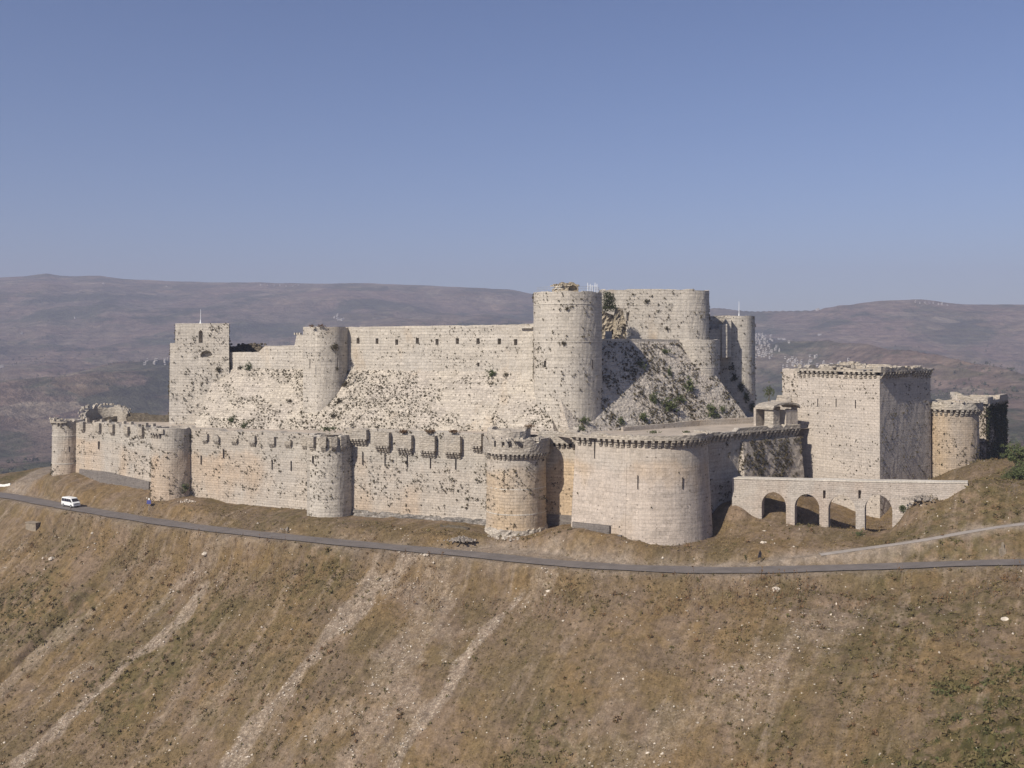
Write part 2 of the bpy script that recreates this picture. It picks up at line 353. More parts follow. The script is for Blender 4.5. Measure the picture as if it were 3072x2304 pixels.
def line_near(x, y, L):
    """distance to a polyline, its height there and its arclength index"""
    x = np.asarray(x, float).ravel(); y = np.asarray(y, float).ravel()
    best = np.full(len(x), 1e9); zz = np.zeros(len(x))
    for i in range(len(L) - 1):
        a, b = L[i], L[i + 1]; d = b[:2] - a[:2]; dd = max((d * d).sum(), 1e-9)
        t = np.clip(((x - a[0]) * d[0] + (y - a[1]) * d[1]) / dd, 0, 1)
        r = np.hypot(x - a[0] - t * d[0], y - a[1] - t * d[1]); k = r < best
        best[k] = r[k]; zz[k] = (a[2] + t * (b[2] - a[2]))[k]
    return best, zz
def sstep(a, b, x): t = np.clip((x - a) / (b - a), 0, 1); return t * t * (3 - 2 * t)
def ground_h(x, y, detail=True):
    x = np.asarray(x, float); y = np.asarray(y, float); sh = x.shape
    z = tps(x, y).ravel()
    xr, yr = x.ravel(), y.ravel()
    if detail:
        u = (xr * 0.86 - yr * 0.51)                       # across the fall line
        v = (xr * 0.51 + yr * 0.86)
        cs = sstep(-2.0, 12.0, yr - np.interp(xr, ROAD[:, 0], ROAD[:, 1]))
        z = z + (fbm(u, v * 0.35, 9.0, 4, 3) * 1.5 + fbm(xr, yr, 30, 2, 21) * 1.2) * (1 - 0.75 * cs) + fbm(xr, yr, 2.2, 3, 9) * 0.6 * (1 - 0.3 * cs)
        z = z + 0.20 * np.clip(sstep(15, 50, xr), 0, 1) * (1 - cs) * np.sin(2 * np.pi * z / 1.9 + 5 * fbm(xr, yr, 25, 2, 44))
    for L, w0, w1, dz in ((TRACK, 3.0, 6.0, -0.1), (LOT, 2.0, 5.0, -0.1), (ROAD, 3.8, 6.5, -0.16)):
        d, zz = line_near(xr, yr, L); k = 1 - sstep(w0, w1, d); z = z * (1 - k) + (zz + dz) * k
    dp, zp = line_near(xr, yr, PATH); k = (1 - sstep(1.5, 3.2, dp)) * sstep(3.0, 4.2, d); z = z * (1 - k) + (zp - 0.1) * k
    return z.reshape(sh)
def ray_ground(px, py, y0=95.0, y1=330.0):
    """first point of the ground seen at photo pixel (px, py)"""
    Y = np.arange(y0, y1, 0.5); g = ground_h((px - 1536) / F * Y, Y, False); r = -(py - HY) / F * Y
    k = np.where(g >= r)[0]; i = k[0] if len(k) else len(Y) - 1
    return np.array([(px - 1536) / F * Y[i], Y[i], g[i]])

SCREE = [  # (polyline in photo pixels, half width in metres, strength)
    ([(1215, 1672), (1130, 1760), (1050, 1850), (960, 1950), (860, 2060), (760, 2180), (690, 2304)], 3.0, 1.0),
    ([(600, 1790), (560, 1840), (480, 1930), (400, 1990), (300, 2080), (180, 2170), (60, 2290)], 2.4, 0.9),
    ([(440, 1640), (370, 1740), (300, 1820), (200, 1900), (100, 1990), (0, 2080)], 2.2, 0.55),
    ([(1330, 1690), (1290, 1800), (1250, 1950), (1180, 2080), (1090, 2220), (1030, 2304)], 7.5, 0.6),
    ([(1560, 1800), (1480, 1890), (1400, 1980), (1330, 2080), (1250, 2180), (1180, 2304)], 1.3, 0.95),
    ([(650, 1660), (560, 1740), (500, 1800), (420, 1880)], 1.6, 0.55),
    ([(940, 1960), (860, 2090), (800, 2200)], 1.8, 0.4), ([(700, 2040), (600, 2150), (480, 2250), (400, 2304)], 2.0, 0.45),
    ([(1650, 1740), (1590, 1800), (1540, 1850)], 2.0, 0.6),
    ([(2480, 1870), (2350, 1960), (2240, 2060), (2120, 2140), (1990, 2200), (1900, 2304)], 4.5, 0.5),
    ([(1900, 2060), (1850, 2130), (1800, 2200), (1720, 2290)], 3.0, 0.4),
    ([(2600, 1830), (2520, 1900), (2430, 2000), (2300, 2110)], 3.0, 0.4),
    ([(60, 1650), (0, 1720)], 3.0, 0.6), ([(250, 2010), (120, 2130), (0, 2240)], 1.6, 0.5),
    ([(1700, 1720), (1600, 1900), (1500, 2060), (1440, 2200)], 2.0, 0.25)]
SCREEW = [(np.array([ray_ground(*q) for q in pts]), w, k) for pts, w, k in SCREE]
GULLYW = np.array([ray_ground(*q) for q in [(300, 1738), (262, 1778), (228, 1812), (195, 1850), (170, 1875), (120, 1925), (50, 2000), (0, 2050)]])

def graded(a, b, fine0, fine1, f, c):
    o = list(np.arange(fine0, fine1, f)); s = f; x = fine0
    while x > a: s = min(s * 1.25, c); x -= s; o.insert(0, x)
    s = f; x = o[-1]
    while x < b: s = min(s * 1.25, c); x += s; o.append(x)
    return np.array(o)
gx = graded(-320, 330, -165, 122, 0.75, 12); gy = graded(-40, 520, 118, 300, 0.75, 12)
GX, GY = np.meshgrid(gx, gy); GZ = ground_h(GX, GY)
xr, yr = GX.ravel(), GY.ravel()
scree = np.zeros(len(xr)); near = (yr > 100) & (yr < 300)
for L, w, k in SCREEW:
    d, _ = line_near(xr[near], yr[near], L)
    d = d + fbm(xr[near], yr[near], 5.0, 3, 55) * w * 1.6
    scree[near] = np.maximum(scree[near], k * (1 - sstep(w * 0.45, w * 1.2, d)))
gd, _ = line_near(xr, yr, GULLYW)
gz = GZ.ravel(); gz -= 2.3 * (1 - sstep(0.3, 1.7, gd + 0.8 * fbm(xr, yr, 4, 2, 66))) ; GZ = gz.reshape(GX.shape)
dirt = np.zeros(len(xr))
dr, zr = line_near(xr, yr, ROAD); dirt = np.maximum(dirt, (1 - sstep(3.3, 5.0, dr + fbm(xr, yr, 3, 2, 5) * 1.8)) * 0.6)
for L, w in ((PATH, 2.2), (TRACK, 6.5), (LOT, 3.6)):
    d, _ = line_near(xr, yr, L); dirt = np.maximum(dirt, 1 - sstep(w * 0.6, w * 1.3, d + fbm(xr, yr, 3, 2, 8) * 1.5))
above = ((yr - np.interp(xr, ROAD[:, 0], ROAD[:, 1])) > 0).astype(float)      # castle side of the road
green = sstep(0.05, 0.35, fbm(xr, yr, 26, 3, 31)) * 0.6 + sstep(100, 40, np.hypot(xr - 62, (yr - 128) * 1.0)) * 0.0
gl = np.hypot(xr - 66, yr - 124); green = np.maximum(green, 1 - sstep(10, 26, gl + fbm(xr, yr, 8, 2, 4) * 14))

m, nt, b = new_mat('hillside_ground', 0.95, 0.1); N = NT(nt); pos = N.pos()
at = N.n('ShaderNodeAttribute'); at.attribute_name = 'mask'
sp = N.n('ShaderNodeSeparateColor'); N.l(at.outputs['Color'], sp.inputs[0])
A_s, A_d, A_g = sp.outputs[0], sp.outputs[1], sp.outputs[2]
soil = N.mix(N.ramp(N.noise(pos, 0.06, 4), [(0.4, 0.0), (0.6, 1.0)]), (0.27, 0.205, 0.148), (0.215, 0.167, 0.12))
dry = N.mix(N.ramp(N.noise(pos, 0.045, 3), [(0.42, 0.0), (0.58, 1.0)]), (0.243, 0.176, 0.097), (0.19, 0.150, 0.087))
c = N.mix(N.ramp(N.noise(N.scale(pos, (1, 1, 1)), 0.13, 5, 0.65), [(0.40, 0.0), (0.56, 1.0)]), soil, dry)
c = N.mix(N.math('MULTIPLY', A_g, N.ramp(N.noise(pos, 0.5, 4), [(0.42, 0.0), (0.55, 1.0)])), c, (0.115, 0.105, 0.045))
spk = N.n('ShaderNodeTexVoronoi'); spk.inputs['Scale'].default_value = 3.2; N.l(pos, spk.inputs['Vector'])
sc_ = N.n('ShaderNodeSeparateColor'); N.l(spk.outputs['Color'], sc_.inputs[0])
scc = N.ramp(sc_.outputs[0], [(0.0, (0.26, 0.215, 0.175)), (0.5, (0.38, 0.315, 0.26)), (0.8, (0.48, 0.41, 0.34)), (1.0, (0.62, 0.55, 0.46))])
edge = N.math('ADD', A_s, N.math('MULTIPLY', N.math('SUBTRACT', N.noise(pos, 0.55, 5, 0.7), 0.5), 0.9))
edge = N.math('MULTIPLY', N.ramp(edge, [(0.22, 0.0), (0.95, 0.9)]), N.ramp(A_s, [(0.02, 0.0), (0.25, 1.0)]))
c = N.mix(N.math('MULTIPLY', edge, 0.85), c, scc)
c = N.mix(N.math('MULTIPLY', A_d, N.ramp(N.noise(pos, 0.6, 4), [(0.3, 0.55), (0.6, 1.0)])), c, (0.36, 0.31, 0.26))
rot = N.n('ShaderNodeMapping'); rot.inputs['Rotation'].default_value = (0, 0, math.radians(30.7)); N.l(pos, rot.inputs['Vector'])
run = N.noise(N.scale(rot.outputs[0], (0.42, 0.035, 0.035)), 1.0, 5, 0.6)
runm = N.math('MULTIPLY', N.ramp(run, [(0.54, 0.0), (0.68, 1.0)]), N.ramp(N.noise(pos, 0.7, 4, 0.7), [(0.4, 0.15), (0.6, 0.8)]))
c = N.mix(runm, c, (0.36, 0.295, 0.235))
rund = N.ramp(N.noise(N.scale(rot.outputs[0], (0.9, 0.05, 0.05)), 1.0, 4, 0.6), [(0.35, 0.78), (0.6, 1.06)])
c = N.mix(0.8, c, rund, 'MULTIPLY')
mott = N.ramp(N.noise(pos, 0.8, 6, 0.7), [(0.32, 0.62), (0.5, 1.0), (0.68, 1.3)])
c = N.mix(1.0, c, mott, 'MULTIPLY')
mott2 = N.ramp(N.noise(pos, 3.5, 4, 0.7), [(0.32, 0.75), (0.66, 1.25)])
c = N.mix(1.0, c, mott2, 'MULTIPLY'); c = N.mix(1.0, c, (0.66, 0.63, 0.585), 'MULTIPLY')
chip = N.n('ShaderNodeTexVoronoi'); chip.inputs['Scale'].default_value = 1.3; N.l(pos, chip.inputs['Vector'])
cs = N.n('ShaderNodeSeparateColor'); N.l(chip.outputs['Color'], cs.inputs[0])
chm = N.math('MULTIPLY', N.math('LESS_THAN', cs.outputs[0], 0.05), N.math('LESS_THAN', chip.outputs['Distance'], 0.16))
c = N.mix(N.math('MULTIPLY', chm, 0.8), c, (0.50, 0.45, 0.38))
N.l(c, b.inputs['Base Color'])
N.bump(N.math('ADD', N.noise(pos, 1.1, 7, 0.7), N.math('MULTIPLY', spk.outputs['Distance'], N.math('MULTIPLY', A_s, 0.5))), b, 0.9, 0.35)
M['ground'] = m

def grid_mesh(name, GX, GY, GZ, mat, mask=None, keep=None):
    ny, nx = GX.shape; me = bpy.data.meshes.new(name)
    co = np.stack([GX, GY, GZ], -1).reshape(-1, 3)
    idx = np.arange(nx * ny).reshape(ny, nx)
    q = np.stack([idx[:-1, :-1], idx[:-1, 1:], idx[1:, 1:], idx[1:, :-1]], -1).reshape(-1, 4)
    me.vertices.add(len(co)); me.vertices.foreach_set('co', co.ravel())
    me.loops.add(q.size); me.loops.foreach_set('vertex_index', q.ravel())
    me.polygons.add(len(q)); me.polygons.foreach_set('loop_start', np.arange(0, q.size, 4)); me.polygons.foreach_set('loop_total', np.full(len(q), 4))
    me.polygons.foreach_set('use_smooth', np.ones(len(q), bool))
    me.materials.append(mat); me.update(); me.validate()
    if mask is not None:
        at = me.color_attributes.new('mask', 'FLOAT_COLOR', 'POINT'); at.data.foreach_set('color', mask.astype(np.float32).ravel())
    o = bpy.data.objects.new(name, me); COL.objects.link(o); return o
ground = grid_mesh('ground', GX, GY, GZ, M['ground'], np.stack([scree, dirt, green, np.ones(len(xr))], -1))
tag(ground, kind='structure')

def ribbon(name, L, w, mat, dz):
    v = []; f = []; n = len(L)
    for i in range(n):
        d = L[min(i + 1, n - 1)] - L[max(i - 1, 0)]; d = d[:2] / np.linalg.norm(d[:2]); nn = np.array([-d[1], d[0]])
        ww = w * (1 + 0.06 * math.sin(i * 0.7) + 0.09 * (float(_h(np.array([i]), np.array([3]), 5)[0]) - .5))
        for s in (-1, -0.33, 0.33, 1): q = L[i][:2] + nn * s * ww; v.append((q[0], q[1], L[i][2] + dz + (0.05 if abs(s) < 0.5 else 0)))
        if i: f += [(4 * i - 4 + k, 4 * i - 3 + k, 4 * i + 1 + k, 4 * i + k) for k in range(3)]
    mb = MB(); mb.add(v, f); o = mb.build(name, mat, smooth=True); return tag(o, kind='structure')
ribbon('road', ROAD, 2.7, M['asphalt'], 0.02)
dpr, _ = line_near(PATH[:, 0], PATH[:, 1], ROAD)
PR = PATH.copy(); PR[:, 2] = ground_h(PR[:, 0], PR[:, 1], False); PR = PR[dpr > 5.2]
ribbon('path', PR, 1.15, M['pathm'], 0.03)

# ------------------------------------------------------------------ far valley and hills
SKY = [(-3500, 860), (-1500, 850), (-300, 838), (0, 832), (70, 829), (140, 820), (210, 828), (300, 826), (400, 838), (500, 842), (620, 845), (800, 846), (950, 851), (1100, 850), (1300, 857),
       (1450, 864), (1530, 868), (1590, 880), (1700, 900), (1850, 915), (2000, 922), (2150, 925), (2250, 931), (2340, 932), (2440, 929), (2500, 918), (2580, 908), (2680, 898), (2740, 897), (2800, 903), (2900, 912), (2980, 915), (3072, 913), (3400, 925), (5500, 920)]
SPX = np.array([s[0] for s in SKY], float); SPY = np.array([s[1] for s in SKY], float)
def far_h(x, y):
    k = x / y; px = 1536 + F * k
    yr = 5600 - 1300 * sstep(1400, 2600, px)
    top = -(np.interp(px, SPX, SPY) - HY) / F * yr
    t = (y - 900) / (yr - 900); tc = np.clip(t, 0, 1)
    floor = -185.0 + 50 * sstep(1500, 3000, px)
    z = floor + (top - floor) * (0.25 * tc + 0.75 * tc ** 1.7)
    amp = 150 * np.sin(np.pi * np.clip(t, 0, 1)) ** 0.8
    r = 1 - 2 * np.abs(fbm(x, y * 0.7, 1500, 5, 71, 0.48))
    z = z + amp * (r - 0.72) * 1.25 + amp * 0.12 * fbm(x, y, 160, 3, 91)
    back = np.clip(t - 1, 0, 1); z = z - back * 900 - 6 * fbm(x, y, 120, 2, 5) * (t > .9)
    return np.where(y < 900, floor - (900 - y) * 0.0 - 15 * fbm(x, y, 200, 3, 12), z)
ks = np.concatenate([np.linspace(-2.2, -0.62, 60)[:-1], np.linspace(-0.62, 0.62, 620), np.linspace(0.62, 2.2, 60)[1:]])
ys = np.concatenate([[300, 380, 460, 550, 650, 750, 850], np.geomspace(900, 7200, 420)])
KX, FY = np.meshgrid(ks, ys); FX = KX * FY; FZ = far_h(FX, FY)
m, nt, b = new_mat('far_hillside', 1.0, 0.05); N = NT(nt); pos = N.pos()
flat = N.scale(pos, (1, 0.55, 1.6))
c = N.mix(N.ramp(N.noise(flat, 0.0016, 6, 0.6), [(0.42, 0.0), (0.56, 1.0)]), (0.215, 0.15, 0.112), (0.18, 0.145, 0.105))
wood = N.ramp(N.noise(N.scale(pos, (1, 0.6, 2.5)), 0.0024, 8, 0.68), [(0.49, 0.0), (0.55, 1.0)])
c = N.mix(N.math('MULTIPLY', wood, 0.85), c, (0.055, 0.065, 0.035))
field = N.n('ShaderNodeTexVoronoi'); field.inputs['Scale'].default_value = 0.011; N.l(N.scale(pos, (1, 0.6, 3.0)), field.inputs['Vector'])
fs = N.n('ShaderNodeSeparateColor'); N.l(field.outputs['Color'], fs.inputs[0])
c = N.mix(N.math('MULTIPLY', N.ramp(N.noise(pos, 0.0012, 3), [(0.45, 0.0), (0.6, 0.75)]), fs.outputs[1]), c, N.ramp(fs.outputs[0], [(0.0, (0.10, 0.10, 0.05)), (0.4, (0.24, 0.16, 0.10)), (0.75, (0.30, 0.23, 0.15)), (1.0, (0.38, 0.31, 0.22))]))
ter = N.ramp(N.noise(N.scale(pos, (0.004, 0.003, 0.14)), 1.0, 4), [(0.38, 0.72), (0.6, 1.15)])
c = N.mix(0.8, c, ter, 'MULTIPLY')
c = N.mix(1.0, c, N.ramp(N.noise(pos, 0.03, 6, 0.75), [(0.35, 0.55), (0.62, 1.3)]), 'MULTIPLY')
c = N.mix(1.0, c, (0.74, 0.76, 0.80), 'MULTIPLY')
N.l(c, b.inputs['Base Color']); N.bump(N.noise(pos, 0.02, 6, 0.7), b, 0.9, 22.0)
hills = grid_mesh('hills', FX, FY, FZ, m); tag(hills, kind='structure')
def ray_far(px, py):
    Y = np.geomspace(900, 7000, 1500); g = far_h((px - 1536) / F * Y, Y); r = -(py - HY) / F * Y
    k = np.where(g >= r)[0]; i = k[0] if len(k) else -1
    return ((px - 1536) / F * Y[i], Y[i], g[i])
# haze
hz = MB(); x0, x1, y0, y1, z0, z1 = -16500, 16500, -60, 7600, -1400, 560
hz.add([(x0, y0, z0), (x1, y0, z0), (x1, y1, z0), (x0, y1, z0), (x0, y0, z1), (x1, y0, z1), (x1, y1, z1), (x0, y1, z1)],
       [(3, 2, 1, 0), (4, 5, 6, 7), (0, 1, 5, 4), (1, 2, 6, 5), (2, 3, 7, 6), (3, 0, 4, 7)])
hm = bpy.data.materials.new('valley_haze'); hm.use_nodes = True; hm.node_tree.nodes.clear()
ho = hm.node_tree.nodes.new('ShaderNodeOutputMaterial'); pv = hm.node_tree.nodes.new('ShaderNodeVolumePrincipled')
pv.inputs['Color'].default_value = (0.62, 0.65, 0.84, 1); pv.inputs['Density'].default_value = 0.00016; pv.inputs['Anisotropy'].default_value = 0.0
hm.node_tree.links.new(pv.outputs[0], ho.inputs['Volume'])
tag(hz.build('haze', hm), 'thin bluish haze lying over the valley and the far hills', 'haze', kind='stuff')

# ------------------------------------------------------------------ masonry builders
SAMPLES = []      # (corners, area, normal, style) of wall faces on which weeds may grow
def wob(i, j, seed, a): return a * (float(_h(np.array([i]), np.array([j]), seed)[0]) - 0.5) * 2
def jagtop(n, amp, seed, run=2.5, steps=3):
    """broken wall top: blocky heights along n points"""
    r = np.random.default_rng(seed); out = np.zeros(n); i = 0
    while i < n:
        k = max(1, int(r.exponential(run))); out[i:i + k] = -amp * r.integers(0, steps + 1) / steps * (r.random() < 0.75); i += k
    return out
def dense(path, step, closed=False):
    pts = [np.array(p, float) for p in path]
    if closed: pts.append(pts[0])
    out = []
    for a, b in zip(pts[:-1], pts[1:]):
        n = max(1, int(round(np.linalg.norm(b - a) / step)))
        for k in range(n): out.append(a + (b - a) * k / n)
    if not closed: out.append(pts[-1])
    return np.array(out)
def normals(p, closed):
    """outward normals: right-hand side of the walking direction"""
    n = len(p); o = []
    for i in range(n):
        a = p[(i - 1) % n] if (closed or i) else p[i]; b = p[(i + 1) % n] if (closed or i < n - 1) else p[i]
        d = b - a; d = d / max(np.linalg.norm(d), 1e-9); o.append((d[1], -d[0]))
    return np.array(o)
def shell(mb, path, z0, z1, closed, off_bot=0.0, off_top=0.0, thick=2.0, jag=0.0, seed=1, dz=2.2, rough=0.05, floor=None, sample=True, batter_h=None):
    """masonry skin along a plan path (walk with the outside on the right): outer face, broken top, inner face.
    z0/z1: numbers or arrays per point; closed shells get a floor inside."""
    p = np.array(path, float); n = len(p); nr = normals(p, closed)
    z0 = np.broadcast_to(np.asarray(z0, float), (n,)); z1 = np.broadcast_to(np.asarray(z1, float), (n,)) + (jagtop(n, jag, seed) if jag else 0)
    cum = np.r_[0, np.cumsum(np.linalg.norm(np.diff(np.vstack([p, p[:1]]) if closed else p, axis=0), axis=1))]
    rows = max(2, int(round(float((z1 - z0).max()) / dz)) + 1)
    V = []
    for j in range(rows):
        t = j / (rows - 1); zz = z0 + (z1 - z0) * t
        if batter_h is None: off = off_bot * (1 - t) ** 1.0 + off_top * t
        else: off = np.clip(1 - (zz - z0) / batter_h, 0, 1) * off_bot + off_top * t
        q = p + nr * np.asarray(off)[..., None] if np.ndim(off) else p + nr * off
        for i in range(n):
            w = 0 if (j == 0 or j == rows - 1) else wob(i, j, seed + 3, rough)
            V.append((q[i][0] + nr[i][0] * w, q[i][1] + nr[i][1] * w, zz[i]))
    m_ = n if closed else n - 1; fs = []; uv = []
    for j in range(rows - 1):
        for i in range(m_):
            k = (i + 1) % n; a, b_, c_, d_ = j * n + i, j * n + k, (j + 1) * n + k, (j + 1) * n + i
            fs.append((a, b_, c_, d_)); u0, u1 = cum[i], cum[i + 1]
            uv.append([(u0, V[a][2]), (u1, V[b_][2]), (u1, V[c_][2]), (u0, V[d_][2])])
    if sample:
        for f in fs: SAMPLES.append(([V[k] for k in f], sample if isinstance(sample, str) else 'wall'))
    nb = len(V)
    zin = np.full(n, floor) if floor is not None else z0
    top_in = [(p[i][0] - nr[i][0] * thick, p[i][1] - nr[i][1] * thick, z1[i]) for i in range(n)]
    bot_in = [(p[i][0] - nr[i][0] * thick, p[i][1] - nr[i][1] * thick, min(zin[i], z1[i] - 0.02)) for i in range(n)]
    V += top_in + bot_in; T = (rows - 1) * n
    for i in range(m_):
        k = (i + 1) % n; fs.append((T + i, T + k, nb + k, nb + i)); uv.append([(cum[i], 0), (cum[i + 1], 0), (cum[i + 1], thick), (cum[i], thick)])
        fs.append((nb + i, nb + k, nb + n + k, nb + n + i)); uv.append([(cum[i], V[nb + i][2]), (cum[i + 1], V[nb + k][2]), (cum[i + 1], V[nb + n + k][2]), (cum[i], V[nb + n + i][2])])
    if closed:
        fs.append(tuple(range(nb + n, nb + 2 * n))); uv.append([(V[k][0], V[k][1]) for k in range(nb + n, nb + 2 * n)])
        fs.append(tuple(range(n))[::-1]); uv.append([(V[k][0], V[k][1]) for k in range(n)][::-1])
    else:
        for e in (0, n - 1):
            loop = [j * n + e for j in range(rows)] + [nb + e, nb + n + e]
            if e: loop = loop[::-1]
            fs.append(tuple(loop)); dvec = nr[e]
            uv.append([(V[k][0] * dvec[0] + V[k][1] * dvec[1], V[k][2]) for k in loop])
        fs.append(tuple([i for i in range(n)][::-1] + [nb + n + i for i in range(n)])); uv.append([(0, 0)] * (2 * n))
    mb.add(V, fs, uv)
def circle(c, r, a0=0.0, a1=360.0, n=56):
    """arc walked with the outside on the right (counter-clockwise seen from above)"""
    t = np.radians(np.linspace(a0, a1, n, endpoint=(abs(a1 - a0) < 359.9)))
    r = r + 0.07 * np.sin(3 * t + c[0]) + 0.05 * np.sin(7 * t + c[1])
    return np.stack([c[0] + r * np.cos(t), c[1] + r * np.sin(t)], -1)
def loose_stones(mb, pts, n, size, seed, spread=0.5, lift=0.0):
    """fallen and projecting blocks along a line of points"""
    r = np.random.default_rng(seed)
    for k in range(n):
        p = pts[r.integers(len(pts))]; s = size * r.uniform(0.5, 1.3)
        mb.box((p[0] + r.normal() * spread, p[1] + r.normal() * spread, p[2] + lift - 0.25 * s), (s * r.uniform(.8, 1.6), s * r.uniform(.8, 1.4), s * r.uniform(.6, 1.2)), r.uniform(0, 3.1), taper=r.uniform(0.6, 0.95))
def cut(obj, boxes):
    """real recesses: boxes = list of (centre, size (w, depth, h), rz, arched)"""
    mb = MB(); off = obj.matrix_world.translation if obj.parent is None else Vector(obj.parent.location)
    for (cx, cy, cz), (w, d, h), rz, arch in boxes:
        ca, sa = math.cos(rz), math.sin(rz); prof = [(-w / 2, 0), (w / 2, 0)]
        if arch:
            hs = h - min(w * 0.62, h * .6); hm_ = hs + (h - hs) * .6; prof += [(w / 2, hs), (w * 0.36, hm_), (0, h), (-w * 0.36, hm_), (-w / 2, hs)]
        else: prof += [(w / 2, h), (-w / 2, h)]
        n = len(prof); vs = []
        for s in (-d / 2, d / 2):
            for a, z in prof: vs.append((cx + a * ca - s * sa - off[0], cy + a * sa + s * ca - off[1], cz + z - off[2]))
        mb.add(vs, [tuple(range(n)), tuple(range(n, 2 * n))[::-1]] + [(i, n + i, n + (i + 1) % n, (i + 1) % n) for i in range(n)])
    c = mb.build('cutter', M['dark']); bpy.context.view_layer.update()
    if obj.parent is not None: c.location = obj.parent.location
    bpy.context.view_layer.update()
    bm = bmesh.new(); bm.from_mesh(c.data); bmesh.ops.recalc_face_normals(bm, faces=bm.faces); bm.to_mesh(c.data); bm.free()
    bm = bmesh.new(); bm.from_mesh(obj.data); bmesh.ops.recalc_face_normals(bm, faces=bm.faces); bm.to_mesh(obj.data); bm.free()
    md = obj.modifiers.new('cut', 'BOOLEAN'); md.object = c; md.operation = 'DIFFERENCE'; md.solver = 'EXACT'; md.use_hole_tolerant = True
    bpy.context.view_layer.update()
    dg = bpy.context.evaluated_depsgraph_get(); me = bpy.data.meshes.new_from_object(obj.evaluated_get(dg))
    obj.modifiers.clear()
    if len(me.polygons) > 10: obj.data = me
    bpy.data.objects.remove(c)

_corb = {}
def corbel_mesh(mat):
    if mat.name in _corb: return _corb[mat.name]
    mb = MB(); w = 0.26
    pr = [(-0.05, 0), (1.0, 0), (1.0, -0.32), (0.9, -0.45), (0.68, -0.47), (0.66, -0.78), (0.56, -0.9), (0.36, -0.92), (0.33, -1.2), (0.22, -1.32), (-0.05, -1.36)]
    n = len(pr); vs = [(s * w, -a, z) for s in (-1, 1) for a, z in pr]
    mb.add(vs, [tuple(range(n)), tuple(range(n, 2 * n))[::-1]] + [(i, n + i, n + (i + 1) % n, (i + 1) % n) for i in range(n)])
    o = mb.build('corbel', mat); me = o.data; bpy.data.objects.remove(o)
    bm = bmesh.new(); bm.from_mesh(me); bmesh.ops.recalc_face_normals(bm, faces=bm.faces); bm.to_mesh(me); bm.free()
    _corb[mat.name] = me; return me
def corbels(parent, path, z, mat, spacing=1.25, scale=(1, 1, 1), missing=0.06, closed=False, seed=3, pz=None):
    """a row of console blocks hanging under a parapet, each a part of its tower or wall"""
    r = np.random.default_rng(seed); p = dense(path, 0.15, closed); nr = normals(p, closed); me = corbel_mesh(mat)
    cum = np.r_[0, np.cumsum(np.linalg.norm(np.diff(p, axis=0), axis=1))]; t = spacing * 0.4; off = Vector(parent.location)
    if parent.parent is not None: off += Vector(parent.parent.location)
    while t < cum[-1] - 0.2:
        i = min(int(np.searchsorted(cum, t)), len(p) - 1)
        if r.random() > missing:
            o = bpy.data.objects.new('corbel', me); COL.objects.link(o); o.parent = parent
            zz = z if pz is None else pz(i / (len(p) - 1))
            o.location = (p[i][0] - off[0], p[i][1] - off[1], zz - off[2]); o.rotation_euler = (0, 0, math.atan2(nr[i][1], nr[i][0]) + math.pi / 2)
            o.scale = (scale[0] * r.uniform(.92, 1.08), scale[1] * r.uniform(.92, 1.05), scale[2] * r.uniform(.9, 1.1))
        t += spacing * r.uniform(.96, 1.04)
def string_course(parent, path, z, mat, out=0.12, h=0.32, closed=False, name='string_course'):
    mb = MB(); p = np.array(path); shell(mb, p, z, z + h, closed, out, out, 0.3, sample=False, rough=0.0, floor=z if closed else None)
    return mb.build(name, mat, parent)
def machicolation(parent, A, B, t0, w, zb, zt, mat, proj=1.15, ncorb=5, ch=0.95, broken=0.6, seed=1):
    """box machicolation on the wall face A-B (outside on the right), starting t0 metres from A"""
    A = np.array(A); B = np.array(B); d = (B - A) / np.linalg.norm(B - A); n = np.array([d[1], -d[0]])
    p0 = A + d * t0; p1 = A + d * (t0 + w); q0 = p0 + n * proj; q1 = p1 + n * proj
    mb = MB(); path = dense([p0 - n * 0.3, q0, q1, p1 - n * 0.3], 0.7)
    shell(mb, path, zb, zt, False, 0, 0, 0.45, jag=broken, seed=seed, dz=1.0, rough=0.03, sample=False)
    o = mb.build('box_machicolation', mat, parent)
    c = 0.5 * (p0 + p1)
    corbels(o, [p0 + d * 0.1, p1 - d * 0.1], zb, mat, (w - 0.3) / ncorb, (0.95, proj, ch), 0.0, seed=seed)
    return o
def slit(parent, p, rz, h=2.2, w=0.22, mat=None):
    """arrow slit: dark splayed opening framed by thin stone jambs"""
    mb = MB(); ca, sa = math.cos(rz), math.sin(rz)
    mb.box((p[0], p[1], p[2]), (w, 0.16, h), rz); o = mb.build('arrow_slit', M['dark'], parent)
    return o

def facing(a): return math.radians(a)          # plan normal angle: 0 faces the viewer, positive turns to the right
# ------------------------------------------------------------------ outer curtain
CW = [(X(203, 292) + 2.5, 290.5), (-89.0, 263.5), (-45.0, 242.0), (0.5, 225.0), (13.6, 222.0)]
def outer_tower(px, Y, R, zt, zb, mat, label, flare=0.25, jag=0.8, seed=1, top_out=0.0, group=None, floor_d=1.2, name='round_tower'):
    c = (X(px, Y), Y); t = thing(name, (c[0], c[1], zb), label, 'tower', group)
    mb = MB(); shell(mb, circle(c, R), zb - 3, zt, True, flare, top_out, 1.0, jag=jag, seed=seed, rough=0.04, floor=zt - floor_d)
    return t, c, mb.build('wall', mat, t, smooth=False)
